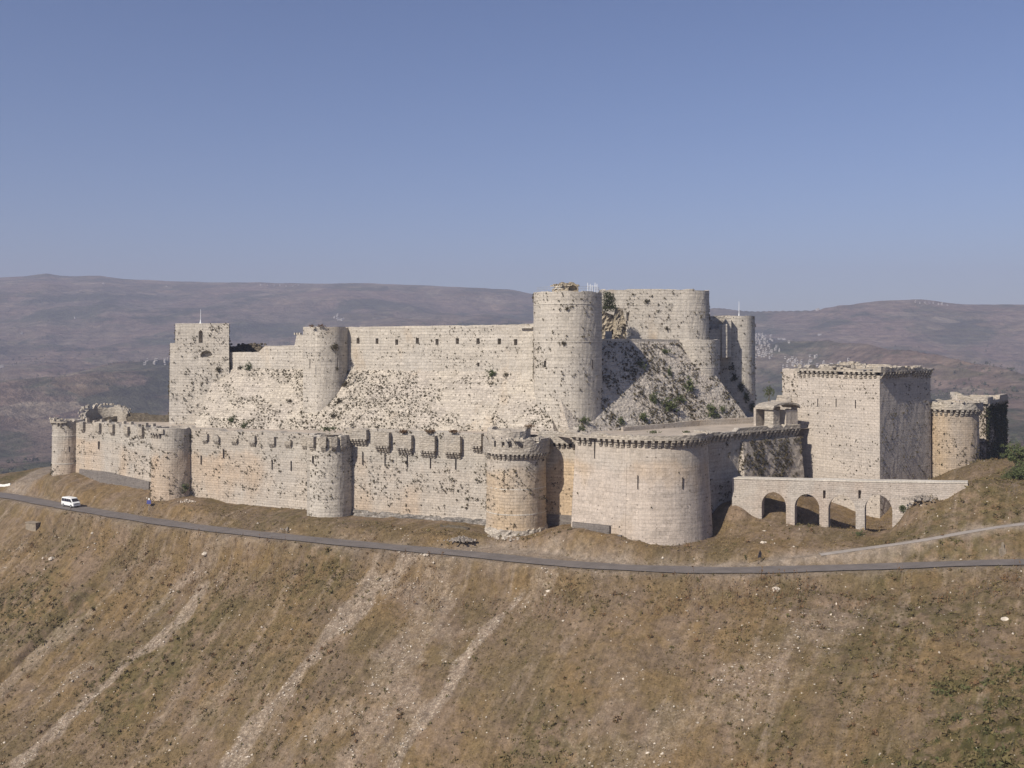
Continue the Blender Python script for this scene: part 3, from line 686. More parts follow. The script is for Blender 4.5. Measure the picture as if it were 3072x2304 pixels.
# north-west tower
tA, cA, bA = outer_tower(203, 292, 4.1, -22.4, -39.5, M['wall'], 'slim round corner tower at the far left end of the outer wall', seed=4, jag=0.5)
mb = MB(); pp = circle(cA, 4.75, 150, 290, 30); shell(mb, pp, -23.0, -21.9, False, 0, 0, 0.8, jag=0.7, seed=5, sample=False)
loose_stones(mb, [(q[0], q[1], -21.9) for q in pp], 10, 0.5, 8, 0.1); mb.build('parapet', M['parapet'], tA)
corbels(tA, circle(cA, 4.1, 155, 285, 30), -23.0, M['parapet'], 1.1, (0.8, 0.65, 0.7), 0.3)
string_course(tA, circle(cA, 4.13), -27.0, M['string']); string_course(tA, circle(cA, 4.2), -35.0, M['string'])
for a in (-110, -60): slit(tA, (cA[0] + 4.15 * math.cos(math.radians(a)), cA[1] + 4.15 * math.sin(math.radians(a)), -31.5), math.radians(a + 90), 1.6, 0.18)

def curtain(A, B, z1a, z1b, z0a, z0b, mat, label, seed, jag=1.0, thick=2.6, flare=0.3, **kw):
    p = dense([A, B], 0.9); n = len(p); t = thing('curtain_wall', (A[0], A[1], z0a), label, 'castle wall', 'stretches of the outer curtain wall')
    mb = MB(); shell(mb, p, np.linspace(z0a, z0b, n), np.linspace(z1a, z1b, n), False, flare, 0, thick, jag=jag, seed=seed, rough=0.06, **kw)
    return t, mb.build('wall', mat, t), p
# stretch 1: north-west tower to second tower, with crenels and small box machicolations
A1, B1 = CW[0], (-93.5, 265.0)
t1, w1_, p1_ = curtain(A1, B1, -22.3, -22.3, -42, -44, M['wall'], 'leftmost stretch of outer wall with small box machicolations above the minibus', 11, jag=1.3)
for i, px in enumerate((251, 299, 339, 384, 427, 463)):
    q = on_line(px, A1, B1); t0 = math.dist(q, A1) - 0.95
    machicolation(t1, A1, B1, t0, 1.9, -24.7 - 0.02 * i, -22.6, M['parapet'], 0.8, 3, 0.8, 0.8, seed=20 + i)
mb = MB()
for px in range(258, 470, 22):
    q = on_line(px, A1, B1); mb.box((q[0] + .2, q[1] + .6, -22.9), (.95, .9, 1.35 - .5 * ((px // 22) % 3 == 0)), math.atan2(B1[1] - A1[1], B1[0] - A1[0]), taper=.9)
mb.build('parapet', M['parapet'], t1)
q = on_line(298, A1, B1); slit(t1, (q[0] - .05, q[1] - .3, -30.0), math.atan2(B1[1] - A1[1], B1[0] - A1[0]), 2.2, 0.5)
# grey footing under stretch 1
mb = MB(); pf = dense([on_line(243, A1, B1), on_line(330, A1, B1), on_line(452, A1, B1)], 1.0); pf = pf + normals(pf, False) * 0.55
zt_ = np.interp(np.arange(len(pf)), [0, len(pf) * .42, len(pf) - 1], [Z(1404, 290), Z(1418, 278), Z(1447, 266)])
shell(mb, pf, zt_ - 5, zt_, False, 0.1, 0, 0.5, sample=False, rough=0.0); mb.build('footing', M['grey'], t1)
# second tower
tB, cB, bB = outer_tower(522, 263, 5.5, -22.0, -42.0, M['wall'], 'round tower second from the left, with a bushy caper plant near its foot', seed=12, flare=0.45, jag=0.7)
mb = MB(); pp = circle(cB, 6.0, 215, 262, 22); shell(mb, pp, -23.4, -22.2, False, 0, 0, 0.6, jag=0.5, seed=9, sample=False); mb.build('parapet', M['parapet'], tB)
corbels(tB, circle(cB, 5.5, 215, 262, 30), -23.3, M['parapet'], 0.95, (0.9, 0.75, 1.0), 0.05)
for z in (-28.5, -30.5, -38.5): string_course(tB, circle(cB, 5.55), z, M['string'], 0.05, 0.22)
# stretch 2
A2, B2 = (-84.5, 261.0), (-49.0, 243.8)
t2, w2_, p2_ = curtain(A2, B2, -22.3, -21.9, -44, -44, M['wall'], 'outer wall between the second and third round towers, streaked and dotted with weeds', 31, jag=0.5)
for i, px in enumerate((618, 652, 706, 760, 818, 867, 918)):
    q = on_line(px, A2, B2); t0 = math.dist(q, A2) - 1.0
    machicolation(t2, A2, B2, max(t0, 0.3), 2.0, -25.0, -22.9 - 0.4 * (i % 3), M['parapet'], 0.75, 3, 0.8, 0.8, seed=50 + i)
for px in (605, 672, 818, 875):
    q = on_line(px, A2, B2); slit(t2, (q[0] - .1, q[1] - .28, -29.5 - (px % 3)), math.atan2(B2[1] - A2[1], B2[0] - A2[0]), 2.4, 0.2)
# third tower
tC, cC, bC = outer_tower(993, 241.5, 5.25, -22.0, -43.0, M['keep'], 'round outer tower third from the left, its crown hung with deep boxes', seed=14, flare=0.3, jag=0.3)
mb = MB(); pp = dense([(cC[0] - 5.2, cC[1] + 2), (cC[0] - 5.2, cC[1] - 2.8)], 0.8); shell(mb, pp, -46, -22.3, False, 0.1, 0, 2.5, jag=0.3, seed=2); mb.build('side_wall', M['keep'], tC)
for k, a in enumerate((228, 262, 287, 310)):
    ca, sa = math.cos(math.radians(a)), math.sin(math.radians(a)); w = 1.5 if k else 2.2
    pc = np.array(cC) + 5.2 * np.array([ca, sa]); d = np.array([-sa, ca])
    machicolation(tC, tuple(pc - d * w / 2), tuple(pc + d * w / 2), 0.0, w, -24.3, -22.1, M['parapet'], 0.85, 3 if k else 4, 1.0, 0.2, seed=70 + k)
slit(tC, (cC[0] - 3.6, cC[1] - 4.0, -28.6), math.radians(-45), 1.7, 0.5)
for z in (-29.5, -35.0): string_course(tC, circle(cC, 5.27), z, M['string'], 0.05, 0.2)
# stretch 3 with the five big machicolation boxes
A3, B3 = (-41.0, 241.5), (-4.2, 226.8)
t3, w3_, p3_ = curtain(A3, B3, -20.6, -20.6, -44, -45, M['wall'], 'outer wall with five big box machicolations between the third tower and the windowed tower', 33, jag=0.35)
ang3 = math.atan2(B3[1] - A3[1], B3[0] - A3[0])
for i, (pa, pb, zb, zt) in enumerate(((1056, 1107, 1316, 1281), (1129, 1174, 1337, 1296), (1196, 1241, 1344, 1298), (1266, 1311, 1352, 1302), (1338, 1387, 1356, 1304), (1418, 1450, 1337, 1300))):
    qa, qb = on_line(pa, A3, B3), on_line(pb, A3, B3); ta, tb = math.dist(qa, A3), math.dist(qb, A3)
    o = machicolation(t3, A3, B3, ta, tb - ta, Z(zb, qa[1] - 1), Z(zt, qa[1] - 1), M['parapet'], 1.3, 5 if i < 5 else 3, 1.2, 0.5, seed=90 + i)
    if i < 5: slit(t3, (qb[0] - 1.6, qb[1] + .3, -29.2), ang3, 3.2, 0.14)
mb = MB(); pf = dense([A3, B3], 1.0) + normals(dense([A3, B3], 1.0), False) * 0.5
zt_ = np.interp(np.arange(len(pf)), [0, len(pf) - 1], [Z(1530, 239), Z(1565, 224)])
shell(mb, pf, zt_ - 6, zt_, False, 0.5, 0, 0.6, jag=0.6, seed=8, dz=0.6, rough=0.2, sample=False); mb.build('footing', M['rubble_dark'] if 'rubble_dark' in M else M['rubble'], t3)
string_course(t3, dense([A3, B3], 2), -24.2 - 6.5, M['string'], 0.04, 0.18)
# the windowed tower (fourth)
tD, cD, bD = outer_tower(1548, 223, 6.55, -24.0, -43.5, M['ochre'], 'ochre stained round tower with two square windows under a ring of corbels', seed=16, flare=0.3, jag=0.0, floor_d=0.5)
mb = MB(); zr = -24.1
shell(mb, circle(cD, 7.45, 0, 360, 60), zr, -20.9, True, 0, 0, 0.7, jag=1.3, seed=101, dz=1.0, floor=zr + .2, sample=False); ring = mb.build('gallery', M['parapet'], tD)
cut(ring, [((cD[0] + 7.2 * math.cos(math.radians(a)), cD[1] + 7.2 * math.sin(math.radians(a)), z), (w, 2.2, h), math.radians(a + 90), False)
           for a, z, w, h in ((-100, -22.7, 0.75, 1.2), (-82, -22.8, 1.35, 1.5), (-112, -22.6, 0.7, 1.2), (-128, -22.6, 0.6, 1.3))])
mb = MB(); shell(mb, circle((cD[0] - 1.5, cD[1] + 1), 4.9, 0, 360, 40), -24.5, -18.9, True, 0.2, 0, 0.8, jag=0.9, seed=103, floor=-19.6, rough=0.15, sample=False)
loose_stones(mb, [(cD[0] + 5.5 * math.cos(a), cD[1] + 5.5 * math.sin(a), -21.2) for a in np.linspace(-2.8, 0, 30)], 70, 0.55, 12, 0.6)
mb.build('inner_wall', M['rubble'], tD)
corbels(tD, circle(cD, 6.55, 180, 365, 80), zr, M['parapet'], 0.92, (0.95, 0.95, 1.0), 0.04)
string_course(tD, circle(cD, 6.6), Z(1469, 217), M['string'], 0.07, 0.2); string_course(tD, circle(cD, 6.7), Z(1545, 217), M['string'], 0.08, 0.22)
slit(tD, (cD[0] - 2.6, cD[1] - 6.15, -32.6), math.radians(-23), 4.2, 0.14)
mb = MB(); shell(mb, circle(cD, 7.0, 150, 390, 46), -47, Z(1588, 216.5), False, 0.4, 0, 0.6, jag=0.5, seed=105, dz=0.6, rough=0.25, sample=False)
loose_stones(mb, [(cD[0] + 7.4 * math.cos(a), cD[1] + 7.4 * math.sin(a), -42.4) for a in np.linspace(-2.6, -.4, 30)], 60, 0.55, 15, 0.5)
mb.build('footing', M['rubble'], tD)
# short stretch 4
A4, B4 = (6.3, 226.0), (17.0, 222.3)
t4, w4_, p4_ = curtain(A4, B4, -23.3, -23.3, -45, -45, M['ochre'], 'short ochre wall with corbels between the windowed tower and the great bastion', 35, jag=0.0)
p = dense([A4, B4], 0.8); mb = MB(); shell(mb, p + normals(p, False) * 1.0, -22.4, -19.6, False, 0, 0, 0.8, jag=0.6, seed=6, dz=1, sample=False); mb.build('parapet', M['parapet'], t4)
corbels(t4, [A4, (14.5, 223.2)], -22.4, M['parapet'], 1.25, (1.1, 1.05, 1.0), 0.0)
mb = MB(); shell(mb, p + normals(p, False) * .5, -46, Z(1549, 222), False, 0, 0, .6, sample=False, rough=0); mb.build('footing', M['grey'], t4)
string_course(t4, p, Z(1466, 224), M['string'], 0.06, 0.2)

# ------------------------------------------------------------------ great bastion and south curtain
cE = (30.2, 216.3); RE = 12.0; zE = -19.9
tE = thing('bastion', (cE[0], cE[1], -42), 'huge pale half round bastion crowned by a long row of corbels', 'tower')
pE = np.vstack([dense([(15.0, 224.0), (13.6, 212.3), (cE[0] + RE * math.cos(math.radians(-122)), cE[1] + RE * math.sin(math.radians(-122)))], 0.9), circle(cE, RE, -122, 30, 40)])
mb = MB(); shell(mb, pE, -46, zE, False, 1.5, 0, 3.0, seed=41, rough=0.02, sample='smooth', batter_h=None)
wE = mb.build('wall', M['smooth'], tE)
pT = pE + normals(pE, False) * 1.15
mb = MB(); shell(mb, pT, zE + 0.0, zE + 1.15, False, 0, 0, 1.2, jag=0.55, seed=43, dz=0.6, sample=False, rough=0.03); mb.build('parapet', M['parapet'], tE)
corbels(tE, pE[12:], zE, M['parapet'], 1.27, (1.2, 1.2, 1.25), 0.03)
# flattened right flank behind the drum
ang_s = lambda px, dx=0.0: on_line(px, (44.0, 216.5), (68.8, 235.0))
string_course(tE, pE[12:28], Z(1396, 208), M['string'], 0.06, 0.2); string_course(tE, pE[30:], Z(1356, 206), M['string'], 0.05, 0.16)
for px, py, h in ((1780, 1383, 4.0), (1915, 1466, 2.8), (2046, 1466, 2.4)):
    best = min(range(12, len(pE)), key=lambda i: abs(1536 + F * pE[i][0] / pE[i][1] - px)); q = pE[best]; nn = normals(pE, False)[best]
    slit(tE, (q[0] + nn[0] * (0.05 + 1.5 * (-(Z(py, 205)) - 19.9) / 26), q[1] + nn[1] * (0.05 + 1.5 * (-(Z(py, 205)) - 19.9) / 26), Z(py, 205) - .0), math.atan2(nn[1], nn[0]) + math.pi / 2, h, 0.14)
# stepped grey brick repairs at its left foot
mb = MB()
for pa, pb, yt, yb in ((1727, 1838, 1573, 1600), (1838, 1873, 1598, 1618)):
    q = np.array([on_line(pa, (13.6, 212.3), (24, 205.8)), on_line(pb, (13.6, 212.3), (24, 205.8))]); p = dense(q, 1.0) + normals(dense(q, 1.0), False) * 1.55
    shell(mb, p, Z(yb, 208) - 2, Z(yt, 208), False, 0, 0, 0.6, sample=False, rough=0)
mb.build('footing', M['grey'], tE)
# south curtain: high parapet on corbels, a recessed shaded bay, and a battered tufted face
tF = thing('south_curtain_wall', (55, 226, -40), 'receding wall right of the great bastion, with a sloping tufted face', 'castle wall')
A5, B5 = (41.5, 217.0), (67.8, 237.4)
p5 = dense([A5, B5], 0.9); mb = MB(); shell(mb, p5, -46, -20.2, False, 0.3, 0, 3.0, seed=51, rough=0.08); mb.build('wall', M['south'], tF)
pT = p5 + normals(p5, False) * 1.1
mb = MB(); shell(mb, pT, -20.2, -19.0, False, 0, 0, 1.2, jag=0.7, seed=53, dz=0.6, sample=False); mb.build('parapet', M['parapet'], tF)
corbels(tF, p5, -20.2, M['parapet'], 1.3, (1.1, 1.1, 1.15), 0.08, seed=9)
qa = np.array(on_line(2222, A5, B5)); qb = np.array(on_line(2394, A5, B5)); nn = normals(p5, False)[3]
mb = MB(); pB = dense([qa - nn * 0.0, qa + nn * 0.7, qb + nn * 0.7], 1.0)
shell(mb, pB, -44, -22.2, False, 2.6, 0.0, 2.0, seed=55, rough=0.07, dz=1.0, sample='dense'); mb.build('battered_face', M['south'], tF)

# ------------------------------------------------------------------ square tower on the south front
cor = np.array([84.2, 228.0]); dl = np.array([-.656, .755]); dr_ = np.array([.738, .675])
L1, R1 = 21.4, 25.6; zS = -5.7
tG = thing('square_tower', (cor[0], cor[1], -38), 'tall square tower with a sunlit left face and shaded right face, behind the arched bridge', 'tower')
foot = [tuple(cor + dl * L1), tuple(cor), tuple(cor + dr_ * R1), tuple(cor + dr_ * R1 + dl * L1)]
mb = MB(); fp = dense(foot, 1.0, True); shell(mb, fp, -44, zS - 1.7, True, 0.25, 0, 2.2, seed=61, rough=0.04, floor=zS - 2.2, sample='square')
wG = mb.build('wall', M['square'], tG)
po = fp + normals(fp, True) * 0.95; 
mb = MB(); shell(mb, po, zS - 0.95, zS + 0.35, True, 0, 0, 1.3, jag=0.8, seed=63, dz=0.6, sample=False, floor=zS - 0.9)
loose_stones(mb, [(q[0], q[1], zS + 0.1) for q in po[:40]], 26, 0.5, 66, 0.3)
loose_stones(mb, [tuple(cor + dl * (6 + k) + dr_ * 1.2) + (zS + 0.7,) for k in range(4)], 26, 0.7, 67, 0.8); mb.build('parapet', M['parapet'], tG)
corbels(tG, [foot[0], foot[1]], zS - 0.95, M['parapet'], 1.25, (1.1, 0.95, 1.1), 0.22, seed=4)
corbels(tG, [foot[1], foot[2]], zS - 0.95, M['parapet'], 1.4, (1.1, 1.0, 1.1), 0.1, seed=5)
string_course(tG, dense(foot[:3], 3.0), Z(1330, 228), M['string'], 0.1, 0.2)
aL = math.atan2(-dl[1], -dl[0])
for px, py, h in ((2454, 1208, 1.9), (2509, 1208, 1.9), (2567, 1212, 1.9)):
    q = on_line(px, foot[0], foot[1]); slit(tG, (q[0] - .07, q[1] - .06, Z(py, q[1]) - h / 2), aL, h, 0.18)
# turret block against its left side
q0 = np.array(on_line(2347, tuple(cor + dl * 20 + dr_ * 1.2), tuple(cor + dl * 30 + dr_ * 1.2)))
mb = MB(); shell(mb, dense([tuple(q0), tuple(cor + dl * 20.8 + dr_ * 1.2), tuple(cor + dl * 20.8 + dr_ * 9), tuple(q0 + dr_ * 8)], 1.0, True), -42, -6.2, True, 0, 0, 1.2, jag=0.2, seed=64, floor=-7.5)
mb.build('turret', M['square'], tG)

# ruined vaulted chamber beside the square tower
tH = thing('vaulted_chamber', (X(2350, 238), 238, -21), 'small broken vaulted chamber with round doorway left of the square tower', 'ruin')
vA = np.array(on_line(2322, A5, B5)) - nn * 0.2; vB = np.array(on_line(2395, A5, B5)) - nn * 0.2; bk = -nn * 5
mb = MB(); shell(mb, dense([tuple(vA + np.array([-1.2, 0.6]) * 0 + bk * 0.5), tuple(vA), tuple(vA + (vB - vA) * 0.25)], 0.7), -21, Z(1228, 236), False, 0, 0, 0.8, jag=0.5, seed=3, sample=False)
mb.build('left_wall', M['parapet'], tH)
mb = MB(); shell(mb, dense([tuple(vA + (vB - vA) * 0.52 + bk * .5), tuple(vA + (vB - vA) * 0.52), tuple(vB), tuple(vB + bk * .6)], 0.7), -21, Z(1230, 236), False, 0, 0, 0.8, jag=0.2, seed=4, sample=False)
mb.build('right_wall', M['square'], tH)
mb = MB(); shell(mb, dense([tuple(vA + bk), tuple(vB + bk)], 0.7), -21, Z(1222, 238), False, 0, 0, 0.7, jag=0.3, seed=5, sample=False); bw = mb.build('back_wall', M['south'], tH)
mc = vA + (vB - vA) * 0.38 + bk; cut(bw, [((mc[0], mc[1], -21.2), (1.5, 3, 2.2), math.radians(37), True)])
mb = MB(); rr = 8; vs = []; fs = []
for s in range(2):
    for i in range(rr + 1):
        t = math.pi * i / rr; w_ = (vA + (vB - vA) * (0.5 - 0.56 * math.cos(t))); zz = Z(1226, 236) + 1.1 * math.sin(t)
        for k, dd in ((0, 0), (1, 0.45)):
            q = w_ + bk * (s * 1.05 - 0.08); vs.append((q[0], q[1], zz + dd))
n2 = 2 * (rr + 1)
for i in range(rr):
    a = 2 * i; fs += [(a, a + 2, n2 + a + 2, n2 + a), (a + 1, n2 + a + 1, n2 + a + 3, a + 3), (a, a + 1, a + 3, a + 2), (n2 + a, n2 + a + 2, n2 + a + 3, n2 + a + 1)]
fs += [(0, n2, n2 + 1, 1), (2 * rr, 2 * rr + 1, n2 + 2 * rr + 1, n2 + 2 * rr)]
mb.add(vs, fs); mb.build('vault', M['parapet'], tH)
# broken ward wall between the south glacis and the square tower
tH2 = thing('broken_wall', (X(2320, 252), 252, -21), 'low broken wall with pale courses behind the vaulted chamber, beside the foot of the glacis', 'ruin')
pz = dense([(X(2282, 256), 256), (X(2318, 250), 250), (X(2360, 243), 243)], 0.8)
mb = MB(); shell(mb, pz, -22, np.interp(np.linspace(0, 1, len(pz)), [0, .35, .4, .6, .65, 1], [Z(1215, 254), Z(1215, 250), Z(1190, 250), Z(1194, 248), Z(1186, 246), Z(1190, 244)]), False, 0, 0, 1.2, jag=0.9, seed=5, sample=False)
mb.build('wall', M['course'], tH2)

# ------------------------------------------------------------------ south-east tower group
tI = thing('round_tower', (X(2852, 249), 249, -32), 'warm toned round tower with a row of corbels to the right of the square tower', 'tower')
cI = (X(2852, 249), 249.0); RI = 6.3; mb = MB(); shell(mb, circle(cI, RI), -42, -16.4, True, 0.3, 0, 1.0, seed=81, floor=-17.0, rough=0.05); mb.build('wall', M['ochre2'] if 'ochre2' in M else M['ochre'], tI)
mb = MB(); pI = circle(cI, RI + 1.0, 0, 360, 48); shell(mb, pI, -16.2, -14.3, True, 0, 0, 1.1, jag=0.5, seed=82, dz=.7, floor=-15.8, sample=False); loose_stones(mb, [(q[0], q[1], -14.3) for q in pI[24:44]], 14, .5, 5, .3); mb.build('parapet', M['parapet'], tI)
corbels(tI, circle(cI, RI, 180, 360, 60), -16.2, M['parapet'], 1.15, (1.05, 1.0, 1.15), 0.05, seed=7)
tJ = thing('corner_tower', (X(2957, 262), 262, -30), 'dark ivy-hung corner tower at the far right end of the castle', 'tower')
cj = np.array([X(2957, 262), 262.0]); d1 = np.array([-.82, .573]); d2 = np.array([.60, .80])
fj = dense([tuple(cj + d1 * 7), tuple(cj), tuple(cj + d2 * 26), tuple(cj + d2 * 26 + d1 * 14)], 1.0, True)
mb = MB(); shell(mb, fj, -42, -15.9, True, 0.2, 0, 1.5, seed=84, floor=-17, jag=0.4, rough=0.08, sample='dense'); wJ = mb.build('wall', M['south'], tJ)
po = fj + normals(fj, True) * 0.8
mb = MB(); shell(mb, po, -15.9, -14.2, True, 0, 0, 1.2, jag=1.0, seed=85, dz=.7, floor=-15.7, sample=False); mb.build('parapet', M['parapet'], tJ)
corbels(tJ, [tuple(cj), tuple(cj + d2 * 26)], -15.9, M['parapet'], 1.5, (1.1, 0.9, 1.0), 0.25, seed=8)
q = cj + d2 * 3.5; cut(wJ, [((q[0], q[1], -26.5), (2.4, 1.6, 4.6), math.atan2(d2[1], d2[0]), False)])
tK = thing('curtain_wall', (101, 246, -32), 'sliver of outer wall linking the square tower to the round tower at the right', 'castle wall', 'stretches of the outer curtain wall')
mb = MB(); p = dense([(101, 246), (105, 250)], 1.0); shell(mb, p, -42, -17, False, 0.2, 0, 2, jag=.6, seed=9, sample=False); mb.build('wall', M['south'], tK)
tK = thing('curtain_wall', (115, 252, -32), 'narrow outer wall between the warm round tower and the ivy-hung corner tower', 'castle wall', 'stretches of the outer curtain wall')
mb = MB(); p = dense([(cI[0] + 4.8, cI[1] + 3.0), tuple(cj + d1 * 6.5)], 1.0); shell(mb, p, -42, -14.6, False, 0.2, 0, 2, jag=.6, seed=10, sample=False); mb.build('wall', M['south'], tK)

# ------------------------------------------------------------------ ward floor
gxs = np.array([-135, -100, -60, -30, 0, 12, 30, 50, 68, 80.]); 
mb = MB(); pts = [(-128, 293, -24.2), (-93, 267, -24.0), (-46, 245, -22.6), (0, 229, -21.0), (14, 224, -20.8), (14.5, 214, -20.7), (24, 207, -20.6), (34, 206.5, -20.6), (40.5, 212, -20.6), (42, 218.5, -20.6), (68, 238.5, -20.6), (100, 262, -20.6), (70, 300, -20.8), (0, 305, -21.5), (-60, 318, -23.5), (-118, 325, -24.3)]
cx_, cy_ = -10, 268
for i in range(len(pts)):
    a, b_ = pts[i], pts[(i + 1) % len(pts)]; mb.add([(cx_, cy_, -21.5), a, b_], [(0, 1, 2)])
wf = mb.build('courtyard', M['sand']); tag(wf, kind='structure')

tW = thing('terrace_wall', (X(2000, 240), 240, -20.3), 'long low grey wall along the foot of the coursed slope, above the bastion terrace', 'low wall')
mb = MB(); p = dense([(X(1870, 236.5), 236.5), (X(2100, 252), 252), (X(2312, 262), 262)], 1.0); shell(mb, p, -22, np.linspace(-19.9, -19.1, len(p)), False, 0, 0, .8, jag=.1, seed=3, sample=False); mb.build('wall', M['south'], tW)

# ------------------------------------------------------------------ inner castle: walls, west glacis
IW0, IW1 = np.array((5.3, 246.0)), np.array((-43.9, 270.0)); dW = (IW1 - IW0) / np.linalg.norm(IW1 - IW0); nW = np.array((-.439, -.899))   # outward = towards viewer
def wl(px, off=0.0): return np.array(on_line(px, tuple(IW0 + nW * off), tuple(IW1 + nW * off)))
tL = thing('inner_wall', (IW1[0], IW1[1], -22), 'long inner castle wall with a row of small square windows above the rubble slope', 'castle wall')
p = dense([tuple(wl(1040)), tuple(wl(1620))], 0.9)
zt = np.interp(np.linspace(0, 1, len(p)), [0, .45, .9, .905, 1], [4.5, 4.6, 4.75, 4.9, 4.9])
mb = MB(); shell(mb, p, -24, zt, False, 0, 0, 2.5, jag=0.18, seed=111, rough=0.05, sample='inner'); wI = mb.build('wall', M['keep'], tL)
aW = math.atan2(-dW[1], -dW[0])
wins = []
for px, py in ((1074, 1023), (1131, 1024), (1190, 1027), (1252, 1023), (1311, 1026), (1372, 1024), (1434, 1024), (1498, 1025), (1547, 1027), (1435, 1091), (1437, 1150)):
    if py > 1120: continue
    q = wl(px); w = .95 if py < 1060 else 0.7
    wins.append(((q[0], q[1], Z(py, q[1]) - .7), (w, 2.4, 1.5 if py < 1060 else 1.0), aW, False))
cut(wI, wins)
# doorway / pilaster by the keep
mb = MB(); q = wl(1590, 0.5)
shell(mb, dense([tuple(wl(1568, 0)), tuple(wl(1568, .8)), tuple(wl(1600, .8))], 0.8), -10, Z(1000, 246), False, .4, 0, 0.6, jag=0.4, seed=3, sample=False); mb.build('buttress', M['keep'], tL)
string_course(tL, dense([tuple(wl(1562, .5)), tuple(wl(1598, .5))], 1.0), Z(985, 247), M['string'], 0.3, .35)
def glacis(name_thing, label, BL, BR, TL, TR, mat, cat='castle wall', rough=0.3, step=0.9, seed=1, style='glacis', back=6.0):
    """sloping masonry apron: bilinear sheet with uneven stones, closed behind"""
    t = thing(name_thing, (BL[0], BL[1], BL[2]), label, cat)
    BL, BR, TL, TR = map(np.array, (BL, BR, TL, TR)); nu = int(np.linalg.norm(BR - BL) / step); nv = int(np.linalg.norm(TL - BL) / step)
    nrm = np.cross(BR - BL, TL - BL); nrm /= np.linalg.norm(nrm)
    if nrm[1] > 0: nrm = -nrm
    r = np.random.default_rng(seed); V = []
    for j in range(nv + 1):
        for i in range(nu + 1):
            u, v = i / nu, j / nv; q = (BL * (1 - u) + BR * u) * (1 - v) + (TL * (1 - u) + TR * u) * v
            e = 0 if i in (0, nu) or j in (0, nv) else 1
            V.append(q + nrm * r.normal() * rough * 0.5 * e)
    fs = []; uv = []; su, sv = np.linalg.norm(BR - BL), np.linalg.norm(TL - BL)
    for j in range(nv):
        for i in range(nu):
            a = j * (nu + 1) + i; f = (a, a + 1, a + nu + 2, a + nu + 1); fs.append(f)
            uv.append([((i + di) / nu * su, (j + dj) / nv * sv) for di, dj in ((0, 0), (1, 0), (1, 1), (0, 1))])
            SAMPLES.append(([tuple(V[k]) for k in f], style))
    mb = MB(); mb.add(V, fs, uv)
    bk = np.array([-nrm[0], -nrm[1], 0]); bk /= np.linalg.norm(bk); bk = bk * back
    b4 = [BL, BR, TR, TL]; k4 = [BL + bk + (TL - BL) * np.array([1, 1, 0]), BR + bk + (TR - BR) * np.array([1, 1, 0]), TR + bk, TL + bk]
    mb.add([tuple(q) for q in b4 + k4], [(1, 2, 6, 5), (0, 4, 7, 3), (3, 7, 6, 2), (4, 5, 6, 7), (0, 1, 5, 4)])
    return t, mb.build('sloping_face', mat, t), nrm
zb, ztg = -30.0, -7.2
run = 9.0 / 13.0 * (ztg - zb)
def wg(px, z):
    q = wl(px, (ztg - z) * 9.0 / 13.0 + 0.02); return (q[0], q[1], z)
corner_b = np.array((13.0, 232.0)); 
# west glacis, from the left tower to the keep corner
BLw = wg(548, zb)
TLw = wg(655, ztg)
BRw = tuple(corner_b + nW * (-20.2 - zb) * 9 / 13 - dW * 1.2) + (zb,)
TRw = tuple(IW0 - dW * 3.0) + (ztg,)
tM, gM, nM = glacis('rubble_glacis', 'long sloping rubble stone apron, white and rough, rising behind the outer wall', BLw, BRw, TLw, TRw, M['rubble'], rough=0.13, seed=5, style='rubble')
# re-faced pale blocks
# south glacis
zsb, zst = -24.0, 0.4
nS = np.array((math.sin(math.radians(34)), -math.cos(math.radians(34)))); dS = np.array((math.cos(math.radians(34)), math.sin(math.radians(34))))
def sg(t, z): q = corner_b + dS * t + nS * ((-20.3 - z) * 0.5); return (q[0], q[1], z)
SB0, SB1 = sg(0.3, zsb), sg(62.5, zsb); ST0, ST1 = sg(1.0, zst), sg(49.5, zst)
tN, gN, nN = glacis('coursed_glacis', 'steep coursed stone apron below the keep, dotted with green bushes', SB0, SB1, ST0, ST1, M['course'], rough=0.08, seed=6, style='south')
# walkway parapet on top of it
mb = MB(); p = dense([sg(8, zst)[:2], sg(47, zst)[:2]], 0.9); shell(mb, p - normals(p, False) * 0.1, -0.6, 1.15, False, 0, 0, 0.9, jag=0.12, seed=7, sample=False); mb.build('parapet', M['keep'], tN)
# ivy-less dark edge: right end buttress wall
# left part of the inner wall (lower, stepped) with its ruined tops
tO = thing('inner_wall', (-80, 288, -24), 'lower stepped inner wall between the square gate tower and the tall round fronted tower', 'castle wall')
A6 = np.array(on_line(600, tuple(IW1 + nW * 0.0), tuple(IW0))); B6 = np.array(on_line(925, tuple(IW1), tuple(IW0)))
pA, pB = wl(640), wl(925); p = dense([tuple(pA), tuple(pB)], 0.8); pxs = np.array([1536 + F * q[0] / q[1] for q in p])
yy = np.interp(pxs, [640, 776, 782, 790, 792, 886, 888, 906, 908, 930], [1056, 1056, 1050, 1042, 1037, 1036, 1004, 1004, 1004, 1004])
zt = -(yy - HY) / F * p[:, 1]; mb = MB(); shell(mb, p, -26, zt, False, 0, 0, 2.2, jag=0.12, seed=121, rough=0.05, sample='inner'); mb.build('wall', M['keep'], tO)
mb = MB(); p2 = dense([tuple(wl(885) - np.array((0, 0))), tuple(wl(907))], 0.45)
for k in range(0, len(p2) - 1, 2): mb.box((p2[k][0], p2[k][1] + .5, Z(1004, p2[k][1]) - .05), (0.45, 0.8, 0.6), aW)
mb.build('merlon', M['keep'], tO)
